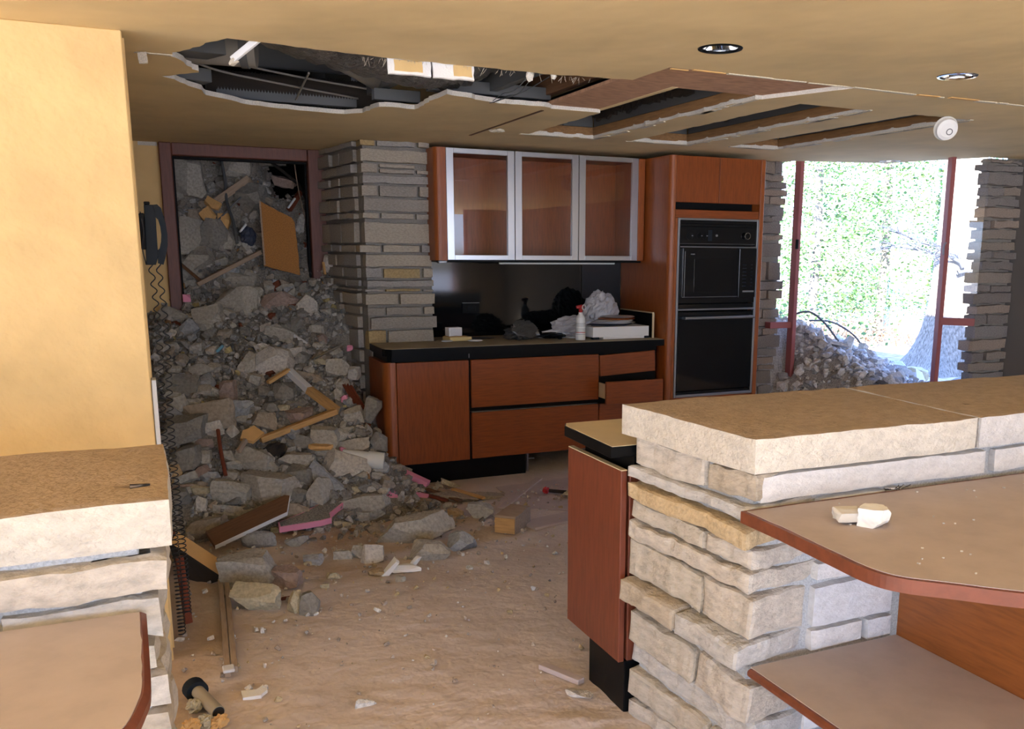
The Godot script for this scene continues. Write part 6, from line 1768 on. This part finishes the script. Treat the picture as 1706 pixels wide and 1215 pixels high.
func outside() -> void:
	var w := shell_node("window_2", Vector3(5.0, 0, -6.0))
	pbox("mullion", Vector3(4.60, 0.6, -6.32), Vector3(4.635, 2.9, -6.26), M.window_grey, w)
	pbox("mullion", Vector3(4.728, 0.3, -6.02), Vector3(4.765, 2.26, -5.95), M.window_red, w)
	pbox("rail", Vector3(4.52, 0.945, -6.04), Vector3(4.73, 0.995, -5.97), M.window_red, w)
	pbox("latch", Vector3(4.715, 1.575, -5.955), Vector3(4.735, 1.65, -5.935), M.black_matt, w)
	pbox("pane", Vector3(4.64, 0.995, -6.01), Vector3(4.728, 2.25, -6.006), M.glass, w, 0.0)
	var v := shell_node("window_3", Vector3(5.5, 0, -5.1))
	var b := Basis(Vector3.UP, -0.25)
	part("mullion", bx(Vector3(0.035, 2.0, 0.06), 0.003), M.window_red, v, Vector3(-0.005, 1.27, -0.06), b)
	var q := board_between(Vector3(5.50, 1.04, -5.16), Vector3(5.655, 1.04, -4.965), 0.06, 0.055)
	part("rail", q[0], M.window_red, v, q[1] - v.position, q[2])
	q = board_between(Vector3(5.50, 1.63, -5.16), Vector3(5.655, 1.63, -4.965), 0.004, 1.15)
	part("pane", q[0], M.glass, v, q[1] - v.position, q[2])
	q = board_between(Vector3(5.50, 0.63, -5.16), Vector3(5.655, 0.63, -4.965), 0.004, 0.76)
	part("pane", q[0], M.glass, v, q[1] - v.position, q[2])
	part("latch", tube(soft(PackedVector3Array([Vector3(-0.03, 1.63, -0.03), Vector3(-0.06, 1.60, -0.02), Vector3(-0.06, 1.54, -0.02)])), 0.006, 6), M.window_grey, v)
	# ground
	var s := begin()
	s.set_smooth_group(1)
	var pt := func(i: int, k: int) -> Vector3:
		var p := Vector3(lerpf(4.3, 46.0, float(i) / 60.0), -0.26, lerpf(2.0, -50.0, float(k) / 60.0))
		p.y += 0.05 * nz.get_noise_3d(p.x * 60.0, p.z * 60.0, 9.0) + maxf(0.0, p.x - 17.0) * 0.05 + maxf(0.0, -p.z - 19.0) * 0.05
		return p
	for i in 60:
		for k in 60:
			quad(s, pt.call(i, k + 1), pt.call(i + 1, k + 1), pt.call(i + 1, k), pt.call(i, k))
	struct("ground", done(s), M.earth)
	sbox("ground_front", Vector3(-40.0, -0.3, 3.7), Vector3(60.0, -0.2, 60.0), M.patio)
	sbox("ground_left", Vector3(-60.0, -0.3, -60.0), Vector3(-4.4, -0.22, 2.6), M.patio)
	sbox("ground_back", Vector3(-4.4, -0.3, -60.0), Vector3(4.3, -0.22, -9.2), M.earth)
	# heap outside the window
	s = begin()
	s.set_smooth_group(1)
	var hp := func(i: int, k: int) -> Vector3:
		var x := lerpf(4.3 if k < 27 else 4.70, 8.2, i / 70.0)
		var z := lerpf(-5.2, -8.2, k / 60.0)
		return Vector3(x, heap2_rough(x, z) - 0.015, z)
	for i in 70:
		for k in 60:
			quad(s, hp.call(i, k + 1), hp.call(i + 1, k + 1), hp.call(i + 1, k), hp.call(i, k))
	stuff(solo("outdoor_rubble_bed", done(s), M.outdoor_dust, "pale bed of dust in the rubble heap outside the window", "rubble"))
	rg.seed = 700
	var places := []
	var tints := PackedColorArray()
	for i in 4600:
		var x := rg.randf_range(4.4, 7.6)
		var z := rg.randf_range(-7.4 if x > 4.72 else -6.0, -5.3)
		var h := heap2_rough(x, z)
		if h < -0.2:
			continue
		var size := 0.02 + 0.07 * pow(rg.randf(), 2.2)
		places.append(Transform3D(Basis(Vector3(rg.randfn(), rg.randfn(), rg.randfn()).normalized(), rg.randf() * TAU) * Basis.from_scale(Vector3(size, size * 0.6, size * 0.9)), Vector3(x, h + size * 0.1, z)))
		tints.append((c8(216, 214, 214) * rg.randf_range(0.8, 1.15)).srgb_to_linear())
	tag(scatter("outdoor_gravel", lump(648, 10, 1), M.rock_tinted, places, tints), "pale gravel strewn over the rubble heap outside the window", "gravel")
	var big := [
		[5.17, 0.80, -6.0, 0.24, 0.05, 0.20, 12, "o", "flat pale slab on the outdoor heap under the red mullion"], [5.20, 0.60, -5.85, 0.20, 0.13, 0.15, 0, "o", "round boulder on the outdoor heap below the flat slab"],
		[5.50, 0.62, -6.1, 0.24, 0.10, 0.18, 10, "o", "broad grey rock right of the round boulder outside"], [5.62, 0.42, -5.9, 0.26, 0.08, 0.2, 5, "o", "low grey rock just over the cap outside"],
		[4.92, 0.93, -6.3, 0.16, 0.05, 0.12, 30, "o", "long slab at the top of the outdoor heap by the pier"], [5.02, 0.92, -6.45, 0.2, 0.06, 0.1, 25, "o", "second slab at the top of the outdoor heap"],
		[5.42, 0.75, -6.5, 0.14, 0.08, 0.12, 0, "o", "pale rock on the crest of the outdoor heap"], [5.30, 0.88, -6.75, 0.2, 0.12, 0.12, 0, "o", "bluish block behind the crest of the outdoor heap"],
		[6.2, 0.5, -6.3, 0.3, 0.16, 0.2, 10, "o", "pale crumpled rock right of the tilted board outside"], [6.55, 0.42, -6.4, 0.22, 0.14, 0.2, 0, "y", "yellowish rock outside near the trunk"],
		[5.05, 0.5, -5.75, 0.1, 0.06, 0.08, 0, "o", "fist sized stone near the pier outside, upper"], [5.28, 0.42, -5.75, 0.12, 0.06, 0.09, 0, "d", "fist sized dark stone near the pier outside, lower"]]
	for i in big.size():
		rock(big[i], 340 + i, "rock", "rubble outside the window", "outdoor_rock")
	rg.seed = 710
	for i in 40:
		var x := rg.randf_range(4.85, 6.8)
		var z := rg.randf_range(-6.9, -5.7)
		var size := rg.randf_range(0.06, 0.13)
		solo("outdoor_fragment", lump(660 + i % 22, 11, 2), M["rock_" + ["p", "o", "p", "o"][i % 4]], fragment_label(Vector3(x, heap2(x, z), z), ["p", "o", "p", "o"][i % 4], size, big), "rock", Vector3(x, heap2_rough(x, z) + size * 0.1, z), Basis(Vector3(rg.randfn(), rg.randfn(), rg.randfn()).normalized(), rg.randf() * TAU) * Basis.from_scale(Vector3(size, size * 0.6, size * 0.9)), "pale fragments outside the window")
	solo("tilted_board", bx(Vector3(0.42, 0.03, 0.24), 0.003), M.paper, "tilted pale board on the crest of the outdoor heap", "board", Vector3(5.88, 0.66, -6.45), Basis(Vector3.UP, -0.3) * Basis(Vector3.BACK, -0.55) * Basis(Vector3.RIGHT, 0.35))
	solo("paper_sheet", prism(flat([0, 0, 0.16, 0.02, 0.1, -0.2, 0.02, -0.16]), -0.003, 0.003), M.paper, "folded white paper sticking up over the cap outside", "paper", Vector3(5.72, 0.36, -5.7), Basis(Vector3.RIGHT, 1.0))
	solo("paper_sheet", prism(flat([0, 0, 0.14, 0.0, 0.12, -0.2, 0.06, -0.24]), -0.003, 0.003), M.white_paint, "bright white paper beside the dark curled sheet outside", "paper", Vector3(5.90, 0.36, -5.7), Basis(Vector3.RIGHT, 1.1))
	solo("curled_sheet", crumple(Vector3(0.26, 0.12, 0.16), 95, 0.2), M.zinc, "dark grey curled sheet outside over the cap", "sheet", Vector3(6.05, 0.40, -5.75), Basis(Vector3.BACK, 0.3))
	solo("plastic_sheet", prism(jag(flat([-0.25, 0.0, 0.12, 0.04, 0.14, -0.05, 0.05, -0.26, 0.0, -0.12]), 0.06, 0.02, 9), -0.004, 0.004), M.bag_grey, "bluish plastic sheet with a peak beside the right window post", "plastic sheet", Vector3(6.35, 0.42, -5.6), Basis(Vector3.UP, -0.5) * Basis(Vector3.RIGHT, 1.1))
	solo("cable", tube(soft(PackedVector3Array([Vector3(4.86, 1.04, -6.12), Vector3(5.02, 1.06, -6.1), Vector3(5.2, 0.95, -6.1), Vector3(5.4, 0.75, -6.1), Vector3(5.62, 0.6, -6.1)]), 8), 0.009, 7), M.zinc, "upper grey cable looping over the outdoor heap", "cable")
	solo("cable", tube(soft(PackedVector3Array([Vector3(5.1, 0.98, -6.2), Vector3(5.35, 0.96, -6.2), Vector3(5.6, 0.84, -6.2), Vector3(5.72, 0.7, -6.2), Vector3(5.66, 0.6, -6.15)]), 8), 0.008, 7), M.zinc, "lower grey cable looping over the outdoor heap", "cable")
	trees()


func trees() -> void:
	# the big trunk close to the window
	var t := thing("big_tree", "massive pale tree trunk with a flaring foot close outside the window", "tree", Vector3(11.2, -0.3, -10.3))
	var s := begin()
	s.set_smooth_group(1)
	var grid := []
	for i in 44:
		var y := i * 0.16
		var row := PackedVector3Array()
		for k in 40:
			var a := TAU * k / 40.0
			var r := 0.33 - 0.012 * y + 0.42 * exp(-y * 2.4) * (1.0 + 0.35 * sin(a * 5.0 + 1.0)) + 0.022 * nz.get_noise_3d(k * 90.0, y * 40.0, 3.0)
			row.append(Vector3(cos(a) * r + 0.02 * y, y, sin(a) * r))
		grid.append(row)
	for i in 43:
		for k in 40:
			quad_out(s, grid[i][k], grid[i][(k + 1) % 40], grid[i + 1][(k + 1) % 40], grid[i + 1][k], Vector3(0.02 * i * 0.16, i * 0.16 + 0.08, 0))
	part("trunk", done(s), M.bark, t)
	s = begin()
	var limbs := [[Vector3(-0.19, 1.66, 0.34), Vector3(-0.30, 1.84, 0.25), Vector3(-0.57, 1.95, 0.10), Vector3(-0.84, 2.06, -0.06), Vector3(-1.06, 2.17, -0.18)], [Vector3(-0.19, 1.71, 0.33), Vector3(-0.34, 1.79, 0.24), Vector3(-0.70, 1.88, 0.05), Vector3(-1.01, 1.94, -0.11), Vector3(-1.19, 1.92, -0.19)], [Vector3(-0.28, 1.58, 0.32), Vector3(-0.11, 1.60, 0.39), Vector3(0.04, 1.53, 0.48)], [Vector3(-0.15, 2.67, 0.14), Vector3(0.01, 2.89, 0.17), Vector3(0.14, 3.06, 0.19), Vector3(0.19, 2.93, 0.24)], [Vector3(-0.18, 2.48, 0.17), Vector3(-0.04, 2.54, 0.22), Vector3(0.16, 2.50, 0.32)]]
	rg.seed = 800
	for l in limbs:
		var p := soft(PackedVector3Array(l), 5)
		add_tube(s, p, PackedFloat32Array([0.034, 0.032, 0.03, 0.027, 0.022, 0.016, 0.015, 0.013, 0.012, 0.011, 0.01, 0.009, 0.008, 0.007, 0.006, 0.005]), 6, false)
		for k in range(3, p.size() - 1):
			for e in 2:
				var d := (p[k + 1] - p[k]).normalized() * 0.35 + Vector3(rg.randfn(), rg.randfn() * 0.8, rg.randfn()) * 0.18
				add_tube(s, PackedVector3Array([p[k], p[k] + d * 0.5 + Vector3(0, 0.03, 0), p[k] + d]), PackedFloat32Array([0.007, 0.005, 0.003]), 4, false)
	part("bare_branch", done(s), M.twig, t)
	# leaf sprays
	s = begin()
	rg.seed = 810
	for i in 46:
		var p := Vector3(rg.randfn(), rg.randfn() * 0.35, rg.randfn()) * 0.34
		var u := Vector3(rg.randfn(), rg.randfn() * 0.4, rg.randfn()).normalized()
		var v := u.cross(Vector3(rg.randfn(), rg.randfn(), rg.randfn()).normalized()).normalized()
		var l := rg.randf_range(0.07, 0.13)
		quad(s, p, p + u * l * 0.5 + v * l * 0.32, p + u * l, p + u * l * 0.5 - v * l * 0.32)
	var spray := done(s)
	var spots := [
		["pale green tree behind the left end of the window", 12.0, -14.6, 7.0, 2.4, c8(96, 136, 84)], ["slim green tree with low boughs left of the big trunk", 14.0, -14.8, 6.5, 2.6, c8(104, 140, 96)],
		["yellow green young tree at the back of the clearing", 16.5, -17.5, 8.0, 3.0, c8(132, 150, 92)], ["blue green tree far behind the trunk", 18.0, -14.5, 8.0, 2.6, c8(90, 132, 108)],
		["tall green tree far left beyond the window", 11.5, -18.5, 9.0, 3.0, c8(88, 126, 78)], ["small bushy tree right of the big trunk", 16.0, -11.5, 6.0, 2.2, c8(120, 148, 110)]]
	for i in spots.size():
		var p: Array = spots[i]
		var o := thing("leafy_tree", p[0], "tree", Vector3(p[1], -0.3, p[2]), "trees beyond the window")
		part("trunk", tube(soft(PackedVector3Array([Vector3.ZERO, Vector3(0.06, p[3] * 0.3, 0.04), Vector3(-0.05, p[3] * 0.7, 0.0), Vector3(0.0, p[3] * 0.95, 0.05)])), 0.09, 9), M.bark, o)
		rg.seed = 820 + i
		var places := []
		var tints := PackedColorArray()
		for k in 230:
			var tier := rg.randi() % 9
			var y: float = 0.9 + (p[3] - 1.0) * (tier + rg.randf_range(-0.3, 0.3)) / 9.0
			var reach: float = p[4] * (1.0 - 0.45 * y / p[3])
			var a := rg.randi() % 7 * TAU / 7.0 + tier * 0.8 + rg.randf_range(-0.14, 0.14)
			var r := reach * sqrt(rg.randf())
			places.append(Transform3D(Basis(Vector3.UP, rg.randf() * TAU) * Basis.from_scale(Vector3.ONE * rg.randf_range(0.6, 1.1)), Vector3(cos(a) * r, y + 0.15 * rg.randfn() - 0.1 * r, sin(a) * r)))
			var c: Color = p[5]
			tints.append((c * rg.randf_range(0.75, 1.25)).srgb_to_linear())
		scatter("leaves", spray, M.leaf, places, tints, o)
	# dry brush at the edge of the clearing
	s = begin()
	rg.seed = 830
	for i in 260:
		var p := Vector3(rg.randf_range(9.5, 15.0), -0.2, rg.randf_range(-15.5, -13.2))
		var d := Vector3(rg.randfn() * 0.5, rg.randf_range(0.2, 0.8), rg.randfn() * 0.4)
		add_tube(s, PackedVector3Array([p, p + d * 0.6, p + d + Vector3(rg.randfn() * 0.2, -0.05, 0)]), PackedFloat32Array([0.012, 0.008, 0.004]), 4, false)
	stuff(solo("dry_brush", done(s), M.brush_brown, "low reddish dry brush at the edge of the clearing", "brush"))
